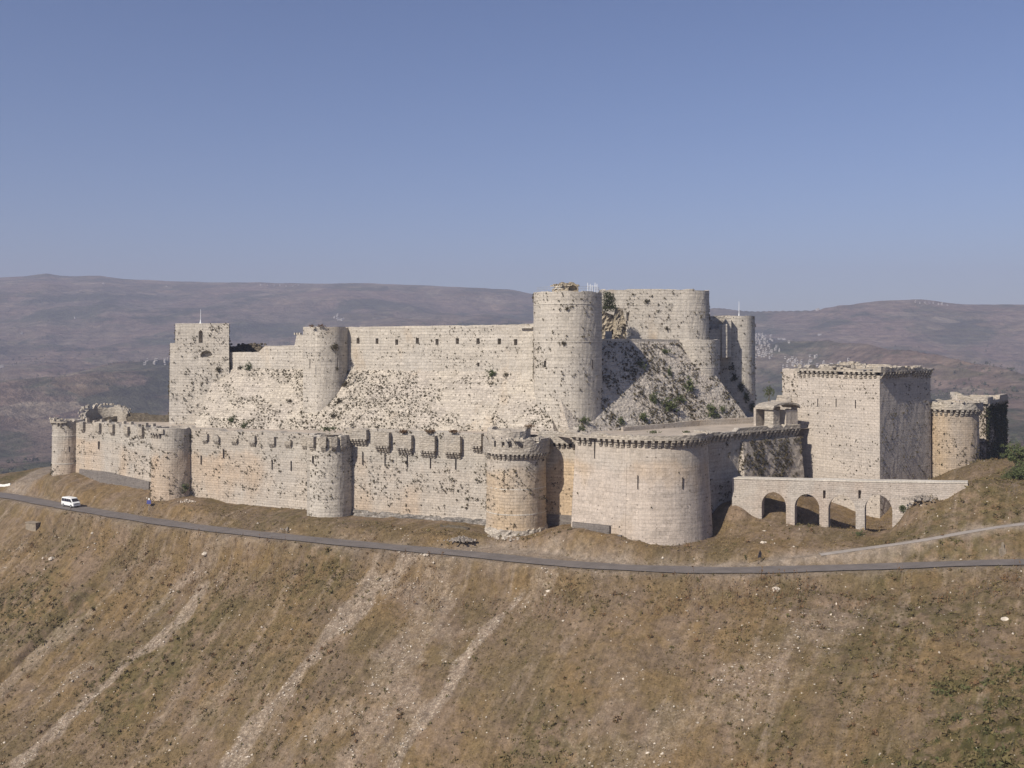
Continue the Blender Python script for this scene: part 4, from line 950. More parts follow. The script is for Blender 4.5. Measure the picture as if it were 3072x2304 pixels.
# roofless hall wall seen behind it
tP = thing('hall_ruin', (X(730, 300), 300, -8), 'dark roofless hall wall with a pale broken crest behind the lower inner wall', 'ruin')
mb = MB(); p = dense([(X(690, 303), 303), (X(790, 297), 297)], 0.6); shell(mb, p, -12, Z(1034, 300), False, 0, 0, 1.5, jag=0.5, seed=12, rough=0.3, sample=False, dz=.6)
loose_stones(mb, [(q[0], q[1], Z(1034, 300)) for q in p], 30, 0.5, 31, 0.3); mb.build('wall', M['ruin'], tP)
mb = MB(); shell(mb, dense([(X(684, 292), 290), (X(690, 303), 303)], .8), -12, Z(1036, 300), False, 0, 0, 1, sample=False); mb.build('side_wall', M['ruin'], tP)

# inner north-west tower (square, with belfry window)
aQ = math.radians(-6); dQ = np.array((math.cos(aQ), math.sin(aQ))); nQ = np.array((.305, -.952))      # the tower is skewed in plan
fQ = (X(510, 289), 289.0)
tQ = thing('square_gate_tower', (fQ[0], fQ[1], -24), 'square tower with an arched window and a thin mast, left end of the inner castle', 'tower')
q0 = np.array(fQ); q1 = np.array(on_line(687, fQ, tuple(q0 + dQ * 40)))
Ln = np.linalg.norm(q1 - q0); dp = 12.0
qa_ = np.array(on_line(526, fQ, tuple(q1)))
mb = MB(); shell(mb, dense([tuple(q0), tuple(q1), tuple(q1 - nQ * dp), tuple(q0 - nQ * dp)], 1.0, True), -26, Z(1029, 289), True, .3, 0, 1.5, seed=131, floor=Z(1029, 289) - .3, rough=.04); wQ = mb.build('lower_wall', M['keep'], tQ)
mb = MB(); f2 = dense([tuple(qa_), tuple(q1), tuple(q1 - nQ * dp), tuple(qa_ - nQ * dp)], 1.0, True); shell(mb, f2, Z(1029, 289) - .3, Z(970, 288), True, 0.0, 0, 1.2, jag=.12, seed=132, floor=Z(975, 288), rough=.03); wQ2 = mb.build('upper_wall', M['keep'], tQ)
wq = np.array(on_line(602, fQ, tuple(q1))); cut(wQ2, [((wq[0], wq[1], Z(1029, 280) + .05), (1.25, 3.0, 3.7), aQ, True)])
wq = np.array(on_line(619, fQ, tuple(q1))); cut(wQ, [((wq[0], wq[1], Z(1072, 280)), (3.6, 3.0, 2.0), aQ, True)])
mb = MB(); c0 = np.array(on_line(602, fQ, tuple(q1))) - nQ * 1.5; zb_ = Z(970, 288) - 0.3
mb.tube((c0[0], c0[1], zb_), (c0[0], c0[1], zb_ + 1.4), 0.4, 0.1); mb.tube((c0[0], c0[1], zb_ + 1.2), (c0[0], c0[1], zb_ + 4.4), 0.09, 0.05)
tag(mb.build('mast', M['white_paint']), 'thin white mast on top of the square tower with the arched window', 'mast', 'masts on the towers')

# tall round-fronted west tower
cR = (X(978, 271.5), 271.5); RR = 6.4
tR = thing('round_fronted_tower', (cR[0], cR[1], -24), 'tall flat-topped tower with a rounded right side, left of the long windowed wall', 'tower')
arc = circle(cR, RR, -100, 20, 24); left = np.array([(X(908, 268), 269)]); lf = np.array([X(908, 266.5), 267.0])
p = np.vstack([dense([(lf[0] - .3, lf[1] + 8), tuple(lf), tuple(arc[0])], 0.9)[:], arc, dense([(arc[-1][0], arc[-1][1] + 5)], 1.0)[0:0] if False else np.array([(arc[-1][0], arc[-1][1] + 5)])])
mb = MB(); shell(mb, dense([tuple(q) for q in p], 0.9, True), -26, Z(980, 265), True, 0, 0, 1.2, jag=.25, seed=141, floor=3, rough=.03, sample='inner'); mb.build('wall', M['keep'], tR)
slit(tR, (X(928, 263), 263.8, Z(1105, 263)), math.radians(-12), 2.4, 0.14); slit(tR, (X(1013, 262.6), 262.55, Z(1100, 262)), math.radians(5), 2.4, 0.14)
mb = MB()   # dead bushes on the roof are separate below

# ------------------------------------------------------------------ keep towers
tS = thing('keep_tower', (13.6, 243, -22), 'tallest round keep tower, with a railing and a ruined block on its roof', 'tower')
cS = (13.6, 243.4); RS = 8.35
arc = circle(cS, RS, -160, 60, 50)
mb = MB(); shell(mb, np.vstack([arc, circle(cS, RS, 60, 200, 20)[1:-1]]), -26, Z(873, 236), True, 0, 0, 1.0, jag=0.2, seed=151, floor=Z(873, 236) - 1, rough=.035, sample='keep'); wS = mb.build('wall', M['keep'], tS)
for py, o in ((912, .1), (1026, .1)): string_course(tS, circle(cS, RS), Z(py, 235), M['string'], o, .22, True)
cut(wS, [((cS[0] + RS * math.cos(math.radians(a)), cS[1] + RS * math.sin(math.radians(a)), z), (w, 2.5, h), math.radians(a + 90), False) for a, z, w, h in ((-133, Z(1102, 237), .75, 1.6),)])
slit(tS, (cS[0] + (RS + .03) * math.cos(math.radians(-48)), cS[1] + (RS + .03) * math.sin(math.radians(-48)), Z(1108, 237)), math.radians(42), 2.3, .14)
# ruin block and railing on the roof
tT = thing('ruined_block', (X(1702, 243), 243, Z(873, 236)), 'crumbling pale masonry block on the roof of the tallest keep tower', 'ruin')
mb = MB(); zr_ = Z(873, 236) - 1
pr = np.array([(-3.3, -1.6), (2.6, -1.6), (2.6, 1.8), (-3.3, 1.8)]) + np.array([X(1700, 243), 243.4])
d_ = dense([tuple(q) for q in pr], 0.5, True)
pxk = (d_[:, 0] - d_[:, 0].min()) / (d_[:, 0].max() - d_[:, 0].min())
shell(mb, d_, zr_, zr_ + 1.0 + np.interp(pxk, [0, .15, .3, .6, .85, 1], [1.1, 1.9, 2.7, 2.6, 2.4, 1.5]), True, 0.4, 0, 1.0, jag=.6, seed=6, dz=.5, rough=.22, floor=zr_ + .6, sample=False)
loose_stones(mb, [(q[0], q[1], zr_ + 2.6) for q in d_], 40, .5, 3, .3); rb = mb.build('masonry', M['rubblewarm'], tT)
cut(rb, [((X(1718, 242), 241.9, zr_ + 1.3), (2.2, 1.5, 1.5), 0, True)])
tU = thing('railing', (X(1640, 240), 240, Z(873, 236)), 'thin metal railing round the roof of the tallest keep tower', 'railing')
zt0 = Z(873, 236) - .1
ra = circle(cS, RS - .7, -170, 0, 24)
for k in range(0, 24):
    if 9 <= k <= 13: continue
    mb = MB(); mb.tube((ra[k][0], ra[k][1], zt0 - .3), (ra[k][0], ra[k][1], zt0 + 1.25), .035, n=5); mb.build('post', M['metal'], tU)
for dz_ in (0.7, 1.2):
    for a, b_ in ((0, 9), (13, 23)):
        mb = MB()
        for k in range(a, b_): mb.tube((ra[k][0], ra[k][1], zt0 + dz_), (ra[k + 1][0], ra[k + 1][1], zt0 + dz_), .03, n=5)
        mb.build('rail', M['metal'], tU)
mb = MB()
for k in range(5):
    x_ = X(1763 + k * 7, 238.5); mb.tube((x_, 238.3, zt0 - .3), (x_ + .1 * (k % 2), 238.3, zt0 + 2.2 - .3 * (k % 3)), .07, n=5)
mb.tube((X(1763, 238), 238.3, zt0 + 1.4), (X(1791, 238), 238.3, zt0 + 1.4), .05, n=5)
tag(mb.build('scaffold_frame', M['white_paint']), 'pale upright frame at the right edge of the tallest keep tower roof', 'frame')

# big middle keep block: flat face and rounded right end
cV = (X(2046, 277), 277.0); RV = 7.45
aV = math.radians(-2); tV = thing('keep_block', (cV[0], cV[1], 0), 'big keep block with a rounded right end and a small dark doorway', 'tower')
fl = cV + RV * np.array((math.cos(math.radians(-94)), math.sin(math.radians(-94))))
arc = circle(cV, RV, -94, 60, 34)
l0 = fl + np.array((-math.cos(aV), -math.sin(aV))) * 22.5
p = np.vstack([dense([tuple(l0 + np.array((0, 10))), tuple(l0), tuple(fl)], 0.9)[:-1], arc])
mb = MB(); shell(mb, dense([tuple(q) for q in p], .9, True), -3, Z(867, 270), True, 0, 0, 1.2, jag=.35, seed=161, floor=Z(867, 270) - 1, rough=.04, sample='keep'); wV = mb.build('wall', M['keep'], tV)
string_course(tV, p[10:], Z(908, 269), M['string'], .06, .22)
cut(wV, [((X(1884, 269.8), 269.8, Z(962, 269.8)), (.85, 2.4, 2.3), aV, False)])
# round lower tower in front of it
cX = (X(2073, 272.5), 272.5); RX = 7.8
tX = thing('round_tower', (cX[0], cX[1], -15), 'round tower rising out of the coursed slope below the big keep block', 'tower')
mb = MB(); shell(mb, circle(cX, RX), -22, Z(1018, 265), True, 0, 0, .9, jag=.15, seed=171, floor=Z(1018, 265) - 1.0, rough=.03, sample='keep'); mb.build('wall', M['keep'], tX)
for py in (1040, 1104): string_course(tX, circle(cX, RX), Z(py, 265), M['string'], .07, .22, True)
slit(tX, (cX[0] + (RX + .03) * math.cos(math.radians(-57)), cX[1] + (RX + .03) * math.sin(math.radians(-57)), Z(1092, 265)), math.radians(33), 1.9, .16)
# ruined masonry in the gap between the two keep towers
tY = thing('ruined_stair', (X(1850, 262), 262, 0), 'crumbled masonry and dark doorway in the gap between the keep tower and the keep block', 'ruin')
mb = MB(); p = dense([(X(1800, 262), 262), (X(1862, 264), 264)], 0.6); pxs = np.array([1536 + F * q[0] / q[1] for q in p])
shell(mb, p, -2, -(np.interp(pxs, [1800, 1812, 1840, 1862], [930, 935, 945, 950]) - HY) / F * 262, False, 0, 0, 1.5, jag=.8, seed=8, dz=.7, rough=.35, sample=False); rw = mb.build('back_wall', M['rubblewarm'], tY)
cut(rw, [((X(1842, 263), 263.2, Z(1015, 263)), (1.9, 1.6, 2.6), math.radians(20), True)])
mb = MB(); p = dense([(X(1848, 261.5), 261.5), (X(1878, 262.5), 262.5)], 0.45); pxs = np.array([1536 + F * q[0] / q[1] for q in p])
shell(mb, p, -2, -(np.interp(pxs, [1846, 1856, 1868, 1878], [960, 915, 925, 985]) - HY) / F * 262, False, .2, 0, 1.6, jag=.7, seed=18, dz=.5, rough=.35, sample=False)
loose_stones(mb, [(q[0], q[1] - .3, Z(1010 - k * 8, 262)) for k, q in enumerate(p)], 30, .6, 5, .5); mb.build('pier', M['rubblewarm'], tY)
mb = MB(); mb.box((X(1826, 258), 258.5, -1), (1.6, 1.2, 4.2)); mb.build('block', M['keep'], tY)

# far right keep tower, wall beside it, and its stepped buttress
cZ = (X(2205, 292), 292.0); RZ = 5.55
tZ = thing('round_tower', (cZ[0], cZ[1], -16), 'right-hand keep tower with a thin mast, partly shaded, behind the coursed slope', 'tower')
mb = MB(); shell(mb, circle(cZ, RZ), -24, Z(947, 287), True, .2, 0, .9, jag=.15, seed=181, floor=7, rough=.03, sample='keep'); mb.build('wall', M['keep'], tZ)
string_course(tZ, circle(cZ, RZ), Z(1029, 287), M['string'], .07, .24, True)
mb = MB(); p = dense([(X(2118, 287.5), 287.5), (X(2190, 288), 288.0)], .9); shell(mb, p, -4, np.interp(np.linspace(0, 1, len(p)), [0, 1], [Z(948, 288), Z(946, 288)]), False, 0, 0, 1.5, jag=.3, seed=182, sample=False, rough=.12, dz=.8); mb.build('side_wall', M['course'], tZ)
mb = MB(); zq = Z(903, 288)
mb.tube((X(2217, 290), 290, Z(947, 288) - 1), (X(2217, 290), 290, Z(940, 288)), .28, .12); mb.tube((X(2217, 290), 290, Z(940, 288) - .2), (X(2217, 290), 290, zq), .09, .05)
tag(mb.build('mast', M['white_paint']), 'thin white mast on the right-hand keep tower', 'mast', 'masts on the towers')
tZ2 = thing('stepped_buttress', (X(2175, 281), 281, -2), 'narrow stepped wall between the round tower on the slope and the right-hand keep tower', 'castle wall')
mb = MB()
for pa, pb, yt, Y_ in ((2127, 2166, 986, 281.0), (2166, 2182, 972, 280.0), (2178, 2194, 952, 283.5)):
    xa, xb = X(pa, Y_), X(pb, Y_); shell(mb, dense([(xa, Y_ + 4), (xa, Y_), (xb, Y_ + .2), (xb + .3, Y_ + 4)], .8, True), -4, Z(yt, Y_), True, 0, 0, .5, jag=.25, seed=int(yt), floor=Z(yt, Y_) - .3, sample=False)
mb.build('wall', M['keep'], tZ2)

# ------------------------------------------------------------------ broken north tower behind the left end
t0_ = thing('ruined_tower', (X(315, 300), 300, -24), 'broken crenellated tower with its inside shadow painted as a dark wall, behind the leftmost outer wall', 'ruin')
c0_ = np.array((X(312, 306), 306.0))
arc = circle(tuple(c0_), 6.6, 10, 230, 40); zt = np.interp(np.linspace(0, 1, 40), [0, .3, .6, .8, 1], [Z(1240, 306), Z(1219, 306), Z(1216, 306), Z(1232, 306), Z(1255, 300)])
mb = MB(); shell(mb, arc, -27, zt, False, 0, 0, 1.2, jag=1.0, seed=191, rough=.2, dz=.8, sample=False)
loose_stones(mb, [(q[0], q[1], z) for q, z in zip(arc, zt)], 60, .6, 9, .4); mb.build('wall', M['parapet'], t0_)
mb = MB(); p = dense([(X(262, 300), 300), (X(352, 303), 303)], .8); shell(mb, p, -27, np.linspace(Z(1268, 300), Z(1245, 300), len(p)), False, 0, 0, 1.0, jag=.6, seed=4, rough=.2, dz=.8, sample=False); mb.build('inner_shade_wall', M['ruin'], t0_)  # dark stone colour paints the shadow inside the broken tower
t0b = thing('north_wall', (X(440, 306), 306, -24), 'low brown wall behind the leftmost outer wall, left of the square gate tower', 'castle wall')
p = dense([(X(372, 308), 308), (X(520, 300), 300)], .9); mb = MB(); shell(mb, p, -27, np.linspace(Z(1236, 308), Z(1245, 300), len(p)), False, 0, 0, 1.5, jag=.4, seed=14, rough=.2, sample=False); mb.build('wall', M['ruin'], t0b)

# ------------------------------------------------------------------ arched bridge (aqueduct)
tb = thing('arched_bridge', (70, 207, -40), 'stone bridge carried on four tall pointed arches in front of the square tower', 'bridge')
A_, B_ = np.array(BR_A), np.array(BR_B); dB = (B_ - A_) / np.linalg.norm(B_ - A_); nB = np.array((dB[1], -dB[0]))
def bt(px): return float(np.dot(np.array(on_line(px, BR_A, BR_B)) - A_, dB))
def bz(px, py): return Z(py, on_line(px, BR_A, BR_B)[1])
out = [(bt(2196), bz(2196, 1437)), (bt(2196), -50)]
for pl, pr_, pa, ps, base in ((2285, 2358, 1476, 1512, 1568), (2384, 2458, 1482, 1518, 1578), (2485, 2567, 1484, 1526, 1590), (2594, 2677, 1484, 1526, 1590)):
    l, r_ = bt(pl), bt(pr_); zs = bz(pl, ps); za = bz((pl + pr_) / 2, pa); h = za - zs; w = r_ - l; mid = (l + r_) / 2
    out.append((l, -50)); out.append((l, zs))
    for k in range(1, 9):
        a = k / 8 * math.pi / 2; out.append((l + w / 2 * (1 - math.cos(a) * (1 - .06 * math.sin(a))), zs + h * (.93 * math.sin(a) + .07 * k / 8)))
    for k in range(7, -1, -1):
        a = k / 8 * math.pi / 2; out.append((r_ - w / 2 * (1 - math.cos(a) * (1 - .06 * math.sin(a))), zs + h * (.93 * math.sin(a) + .07 * k / 8)))
    out.append((r_, -50))
out += [(bt(2915), -50), (bt(2903), bz(2903, 1450)), (bt(2640), bz(2640, 1447))]
th = 2.6; mb = MB(); n = len(out)
fr = [(A_[0] + dB[0] * t, A_[1] + dB[1] * t, z) for t, z in out]; bk_ = [(q[0] - nB[0] * th, q[1] - nB[1] * th, q[2]) for q in fr]
mb.add(fr + bk_, [tuple(range(n)), tuple(range(n, 2 * n))[::-1]] + [(i, n + i, n + (i + 1) % n, (i + 1) % n) for i in range(n)],
       [[q for q in out], [q for q in out][::-1]] + [[(out[i][0], out[i][1]), (out[i][0] + th, out[i][1]), (out[(i + 1) % n][0] + th, out[(i + 1) % n][1]), (out[(i + 1) % n][0], out[(i + 1) % n][1])] for i in range(n)])
wb = mb.build('arcade_wall', M['bridge'], tb)
cut(wb, [((A_[0] + dB[0] * bt(px), A_[1] + dB[1] * bt(px), bz(px, 1496)), (.55, 2.4, 1.75), math.atan2(dB[1], dB[0]), False) for px in (2473, 2579)])
mb = MB(); p = dense([tuple(A_ + dB * bt(2196)), tuple(A_ + dB * bt(2903))], 1.0); tt = np.linspace(0, 1, len(p)); ztb = np.interp(tt, [0, (bt(2640) - bt(2196)) / (bt(2903) - bt(2196)), 1], [bz(2196, 1437), bz(2640, 1447), bz(2903, 1450)])
shell(mb, p, ztb, ztb + .28, False, .12, .12, th + .2, jag=.06, seed=3, sample=False, rough=0); mb.build('coping', M['string'], tb)

# ------------------------------------------------------------------ weeds on the walls
def tri_cloud(name, centers, sizes, K, mat, flat=0.8, label=None, cat=None, kind=None, group=None, parent=None, seed=1, tri=0.55, updown=1.0, origin=None):
    r = np.random.default_rng(seed); C = np.repeat(np.asarray(centers, float), K, 0); s = np.repeat(np.asarray(sizes, float), K)[:, None]; n = len(C)
    d = r.normal(size=(n, 3)); d /= np.linalg.norm(d, axis=1)[:, None]; d *= (r.random((n, 1)) ** 0.45); d[:, 2] *= updown
    c = C + d * s * flat
    t = r.normal(size=(n, 3, 3)) * (tri * s)[:, :, None] * 0.75
    V = (c[:, None, :] + t).reshape(-1, 3)
    if origin is not None: V = V - np.array(origin)
    me = bpy.data.meshes.new(name); me.vertices.add(len(V)); me.vertices.foreach_set('co', V.ravel())
    me.loops.add(len(V)); me.loops.foreach_set('vertex_index', np.arange(len(V))); me.polygons.add(n)
    me.polygons.foreach_set('loop_start', np.arange(0, 3 * n, 3)); me.polygons.foreach_set('loop_total', np.full(n, 3)); me.materials.append(mat); me.update()
    o = bpy.data.objects.new(name, me); COL.objects.link(o)
    if origin is not None and parent is None: o.location = origin
    if parent is not None: o.parent = parent
    return tag(o, label, cat, group, kind)
Q = np.array([s[0] for s in SAMPLES]); ST = np.array([s[1] for s in SAMPLES])
e1 = Q[:, 1] - Q[:, 0]; e2 = Q[:, 3] - Q[:, 0]; NR = np.cross(e1, e2); AR = np.linalg.norm(NR, axis=1); NR = NR / np.maximum(AR, 1e-9)[:, None]
mid = Q.mean(1); toc = -mid / np.linalg.norm(mid, axis=1)[:, None]; see = (NR * toc).sum(1)
def weeds(style, dens, smin, smax, seed, cl=2.6, zlo=-99, zhi=99, power=3.0, name='wall_weeds', label='', mat='weed', thr=-0.05):
    r = np.random.default_rng(seed); k = np.where((ST == style) & (see > -0.25) & (mid[:, 2] > zlo) & (mid[:, 2] < zhi))[0]
    if not len(k): return
    n = int(AR[k].sum() * dens * 3.6); pick = r.choice(k, n, p=AR[k] / AR[k].sum()); u = r.random((n, 1)); v = r.random((n, 1))
    p = Q[pick, 0] * (1 - u) * (1 - v) + Q[pick, 1] * u * (1 - v) + Q[pick, 2] * u * v + Q[pick, 3] * (1 - u) * v
    h = p[:, 0] * 0.9 + p[:, 1] * 0.45; m_ = fbm(h, p[:, 2], cl, 3, seed + 5) + 0.5 * fbm(h, p[:, 2], cl * 4, 2, seed)
    prob = sstep(thr, thr + 0.38, m_) * 0.9 + 0.07; ok = r.random(n) < prob; p = p[ok]; nn_ = NR[pick][ok]
    s = smin + (smax - smin) * r.random(len(p)) ** power
    tri_cloud(name, p + nn_ * (s * 0.35)[:, None] + np.array([0, 0, 0]), s, 12, M[mat], 0.5, label, 'wall plants', 'stuff', seed=seed, tri=0.36)
weeds('wall', 0.75, .13, .55, 1, label='small dry weeds sprouting from the joints of the outer walls and towers')
weeds('smooth', 0.12, .12, .32, 2, label='few small weeds on the lower face of the great bastion', zhi=-26)
weeds('dense', 2.2, .18, .60, 3, cl=3, label='thick tufts covering the sloping south wall and the corner tower', thr=-0.3)
weeds('square', 0.45, .10, .42, 4, label='little weeds scattered over both faces of the square tower')
weeds('inner', 0.45, .13, .42, 5, label='weeds dotting the long inner wall')
weeds('keep', 0.45, .14, .55, 6, label='weeds on the round keep towers')
weeds('rubble', 1.5, .12, .5, 7, cl=3.2, label='dark tufts growing all over the white rubble slope', power=2.4, thr=-0.2)
weeds('south', 1.25, .16, .62, 8, cl=3, label='brown and green tufts along the courses of the steep keep slope', power=2.0, thr=-0.25)
ivyk = np.where((ST == 'dense') & (mid[:, 0] > 108) & (NR[:, 0] > 0.5))[0]
r = np.random.default_rng(44)
if len(ivyk):
    pick = r.choice(ivyk, 4200, p=AR[ivyk] / AR[ivyk].sum()); u = r.random((len(pick), 1)); v = r.random((len(pick), 1)); p = Q[pick, 0] * (1 - u) * (1 - v) + Q[pick, 1] * u * (1 - v) + Q[pick, 2] * u * v + Q[pick, 3] * (1 - u) * v
    ok = fbm(p[:, 1], p[:, 2], 5, 3, 7) + r.random(len(p)) * .3 > -0.05; p = p[ok]; p = p[np.linalg.norm(p - np.array((cj[0] + 2.2, cj[1] + 3.0, -24)), axis=1) > 2.2]
    tri_cloud('ivy', p + NR[ivyk[0]] * .25, r.uniform(.3, .8, len(p)), 8, M['ivy'], .7, 'dark ivy curtain hanging over the right-hand corner tower', 'ivy', seed=45, tri=.4)

# ------------------------------------------------------------------ shrubs with a place of their own
from mathutils.bvhtree import BVHTree
_vs = [tuple(v) for q in Q for v in q]; BVH = BVHTree.FromPolygons(_vs, [(4 * i, 4 * i + 1, 4 * i + 2, 4 * i + 3) for i in range(len(Q))])
def on_wall(px, py):
    d = Vector(((px - 1536) / F, 1.0, -(py - HY) / F)).normalized(); h = BVH.ray_cast(Vector((0, 0, 0)), d)
    return (h[0], h[1]) if h[0] is not None else (None, None)
def shrub(px, py, rpx, label, mat='shrub', name='shrub', cat='shrub', wide=1.0, tall=1.0, pt=None, group=None, seed=0, n=60, into=0.25):
    if pt is None:
        p, nn = on_wall(px, py)
        if p is None: p = Vector(ray_ground(px, py)); nn = Vector((0, -.3, 1))
    else: p = Vector(pt); nn = Vector((0, -.3, 1))
    if nn.dot(p) > 0: nn = -nn
    R = rpx / F * p.y; rr = np.random.default_rng(int(px * 7 + py) + seed)
    base = p + nn * R * into
    c = np.array(base) + rr.normal(size=(n, 3)) * np.array((R * .42 * wide, R * .32, R * .42 * tall)); c[:, 2] += R * 0.1
    o = tri_cloud(name, c, R * rr.uniform(.12, .30, n), 16, M[mat], .9, label, cat, None, group, None, int(px + py), .45, origin=tuple(p))
    return o
GS = 'green bushes on the coursed keep slope'
for px, py, r_, lb, w_, t_ in ((2065, 1163, 22, 'dark green bush against the foot of the round tower on the slope', 1, 1.3), (2003, 1222, 28, 'largest green bush, spreading in the middle of the coursed slope', 1.5, .9),
        (2037, 1200, 15, 'small bright bush just right of the largest one on the coursed slope', 1, 1), (2132, 1240, 24, 'tall dark bush low on the coursed slope, right of the round tower tip', .8, 1.4),
        (1957, 1198, 18, 'olive bush up to the left of the largest bush on the slope', 1, 1.1), (1920, 1100, 14, 'thin olive bush high on the coursed slope near the tower shadow', 1.1, 1.1),
        (1925, 1252, 18, 'dry olive bush on the lower left part of the coursed slope', 1, 1), (1995, 1057, 12, 'straggling bush just below the walkway on the slope', 1.6, .7), (2005, 1120, 12, 'upright bush in the joint between slope and round tower', .7, 1.5),
        (1745, 1262, 15, 'bush at the lower left corner of the coursed slope', 1.6, .8), (1860, 1265, 13, 'low bush near the bottom edge of the coursed slope, left of middle', 1, 1.2), (2165, 1230, 13, 'bush near the bottom right of the coursed slope', 1, 1.2)):
    shrub(px, py, r_, lb, wide=w_, tall=t_, group=GS)
GR = 'bushes on the rubble slope'
for px, py, r_, lb, w_ in ((1478, 1124, 15, 'greenest bush at the top right of the rubble slope', 1.5), (1518, 1128, 11, 'bush next to the keep tower at the top of the rubble slope', 1.2), (748, 1102, 13, 'tall bush at the top left of the rubble slope, right of the others', 1), (690, 1103, 11, 'bush at the top of the rubble slope below the square gate tower', 1.1),
        (655, 1108, 9, 'small bush at the upper left corner of the rubble slope', 1), (722, 1105, 8, 'smallest bush in the row at the top left of the rubble slope', 1), (870, 1205, 9, 'bush halfway down the rubble slope left of the tall rounded tower', 1), (697, 1262, 13, 'dark bush in a crack low on the rubble slope', .9), (735, 1278, 12, 'bush at the very foot of the rubble slope', 1.3),
        (1035, 1155, 11, 'bush in the corner between rounded tower and rubble slope, upper', .7), (1018, 1205, 11, 'bush in the corner between rounded tower and rubble slope, middle', .8), (1000, 1250, 11, 'bush in the corner between rounded tower and rubble slope, lowest', 1)):
    shrub(px, py, r_, lb, mat='weed' if r_ < 12 else 'shrub', wide=w_, group=GR)
shrub(985, 1288, 15, 'ragged green bush on the wall top behind the third outer tower', wide=2.2, tall=.6, pt=(X(985, 243), 243, Z(1292, 243)))
shrub(553, 1463, 13, 'grey green caper bush near the foot of the second outer tower', wide=1.3)
shrub(572, 1312, 10, 'dark plant stain high on the right side of the second outer tower', mat='weed', tall=1.6)
shrub(1003, 1042, 12, 'plant hanging high on the tall rounded tower', mat='weed'); shrub(1010, 1106, 6, 'small plant lower on the tall rounded tower', mat='weed')
shrub(1940, 905, 9, 'tuft at the string course of the big keep block', mat='weed', wide=1.2); shrub(2000, 985, 7, 'small tuft on the lower face of the big keep block', mat='weed')
shrub(1692, 1032, 8, 'tuft on the string course of the tallest keep tower', mat='weed'); shrub(1702, 925, 8, 'tuft below the crown of the tallest keep tower', mat='weed')
ivy_pts = [(X(px, 262), 262 - .6, Z(py, 262)) for px, py in ((1818, 885), (1816, 905), (1824, 900), (1822, 920), (1832, 918), (1836, 900), (1830, 888), (1814, 925), (1838, 925))]
tri_cloud('ivy', np.array(ivy_pts), np.full(len(ivy_pts), 1.1), 260, M['ivy'], 1.0, 'dark ivy mass in the gap beside the tallest keep tower', 'ivy', seed=8, tri=.16)
for k, (px, py) in enumerate(((2195, 1105), (2205, 1135), (2222, 1165), (2240, 1195), (2258, 1225), (2278, 1248))):
    q = sg(49.5 + 13.0 * (k / 5) ** 1.0 , 0)
    p, nn = on_wall(px - 8, py)
    Yq = p.y if p is not None else 280.0
    shrub(px, py, 14, ('highest', 'second highest', 'third highest', 'third lowest', 'second lowest', 'lowest')[k] + ' bush in the line climbing the right edge of the coursed slope', pt=(X(px, Yq), Yq, Z(py, Yq)), tall=1.3, wide=.8, mat='shrub' if k > 2 else 'ivy', group='bushes along the right edge of the slope')
shrub(1590, 1280, 12, 'dark dry bush on the roof edge of the windowed tower', mat='rust', wide=1.6, tall=.5, pt=(X(1590, 221), 221, Z(1283, 221)))
for px, lb in ((1212, 'brown plant mat on the top of a wall box, leftmost of three'), (1292, 'brown plant mat on the top of a wall box, middle of three'), (1362, 'brown plant mat on the top of a wall box, rightmost of three')):
    q = on_line(px, A3, B3); shrub(px, 1296, 13, lb, mat='rust', wide=1.4, tall=.35, pt=(q[0], q[1] - .4, Z(1298, q[1])), group='dry plants on the wall boxes')
shrub(2580, 1603, 13, 'grey green bush in front of the bridge piers', wide=1.1, pt=tuple(ray_ground(2580, 1608))); shrub(2708, 1535, 13, 'bush on the rubble mound at the right end of the bridge', pt=brp(2708, 1535), into=.6)
shrub(2806, 1458, 10, 'small bush at the lower right corner of the square tower', pt=(X(2806, 244), 244, Z(1445, 244)), tall=1.5)
for px, py, lb in ((936, 978, 'left dry bush on the roof of the tall rounded tower'), (962, 978, 'right dry bush on the roof of the tall rounded tower')):
    shrub(px, py, 7, lb, mat='rust', wide=1.5, tall=.7, pt=(X(px, 264), 264.5, Z(980, 264)), group='dry bushes on the tower roof')
shrub(1960, 1300, 10, 'low green bush on the sandy terrace above the bastion corbels', wide=1.9, tall=.5, pt=(X(1960, 222), 222, -20.0)); shrub(2060, 1300, 9, 'second low bush on the terrace above the bastion, further right', wide=1.8, tall=.5, pt=(X(2060, 222), 222, -20.0))
shrub(1738, 1283, 12, 'bush behind the left end of the bastion parapet', wide=1.2, pt=(X(1742, 225), 225, -19.4))

def tree(px, py, Y, R, h, label, seed, mat='shrub', group=None):
    base = (X(px, Y), Y, Z(py, Y)); t = thing('tree', base, label, 'tree', group); r = np.random.default_rng(seed)
    mb = MB(); mb.tube((base[0], base[1], base[2] - 1), (base[0] + .2, base[1], base[2] + h * .55), R * .10, R * .05)
    for k in range(7):
        a = r.uniform(0, 6.28); z = base[2] + h * r.uniform(.25, .5); mb.tube((base[0] + .1, base[1], z), (base[0] + math.cos(a) * R * .6, base[1] + math.sin(a) * R * .6, z + h * .3), R * .035, R * .012, 5)
    mb.build('trunk', M['rust'], t)
    n = 90; d = r.normal(size=(n, 3)); d /= np.linalg.norm(d, axis=1)[:, None]; c = d * (r.random((n, 1)) ** .35) * np.array((R, R, h * .42)) * (1 + .25 * r.normal(size=(n, 1)))
    c[:, 2] += h * .6
    tri_cloud('crown', c, R * r.uniform(.1, .26, n), 40, M[mat], 1.0, seed=seed, tri=.28, parent=t)
    return t
tree(3062, 1412, 207, 3.6, 5.6, 'green tree cut by the right edge of the view beside the corner tower', 5)
tree(3046, 1445, 202, 2.1, 2.8, 'low green bushy tree at the right edge, just below the larger one', 6)
tree(3080, 1450, 203, 2.6, 3.6, 'second low bushy tree partly outside the right edge', 7)
tree(2306, 1200, 252, 1.3, 3.6, 'small tufted tree standing left of the square tower', 9)

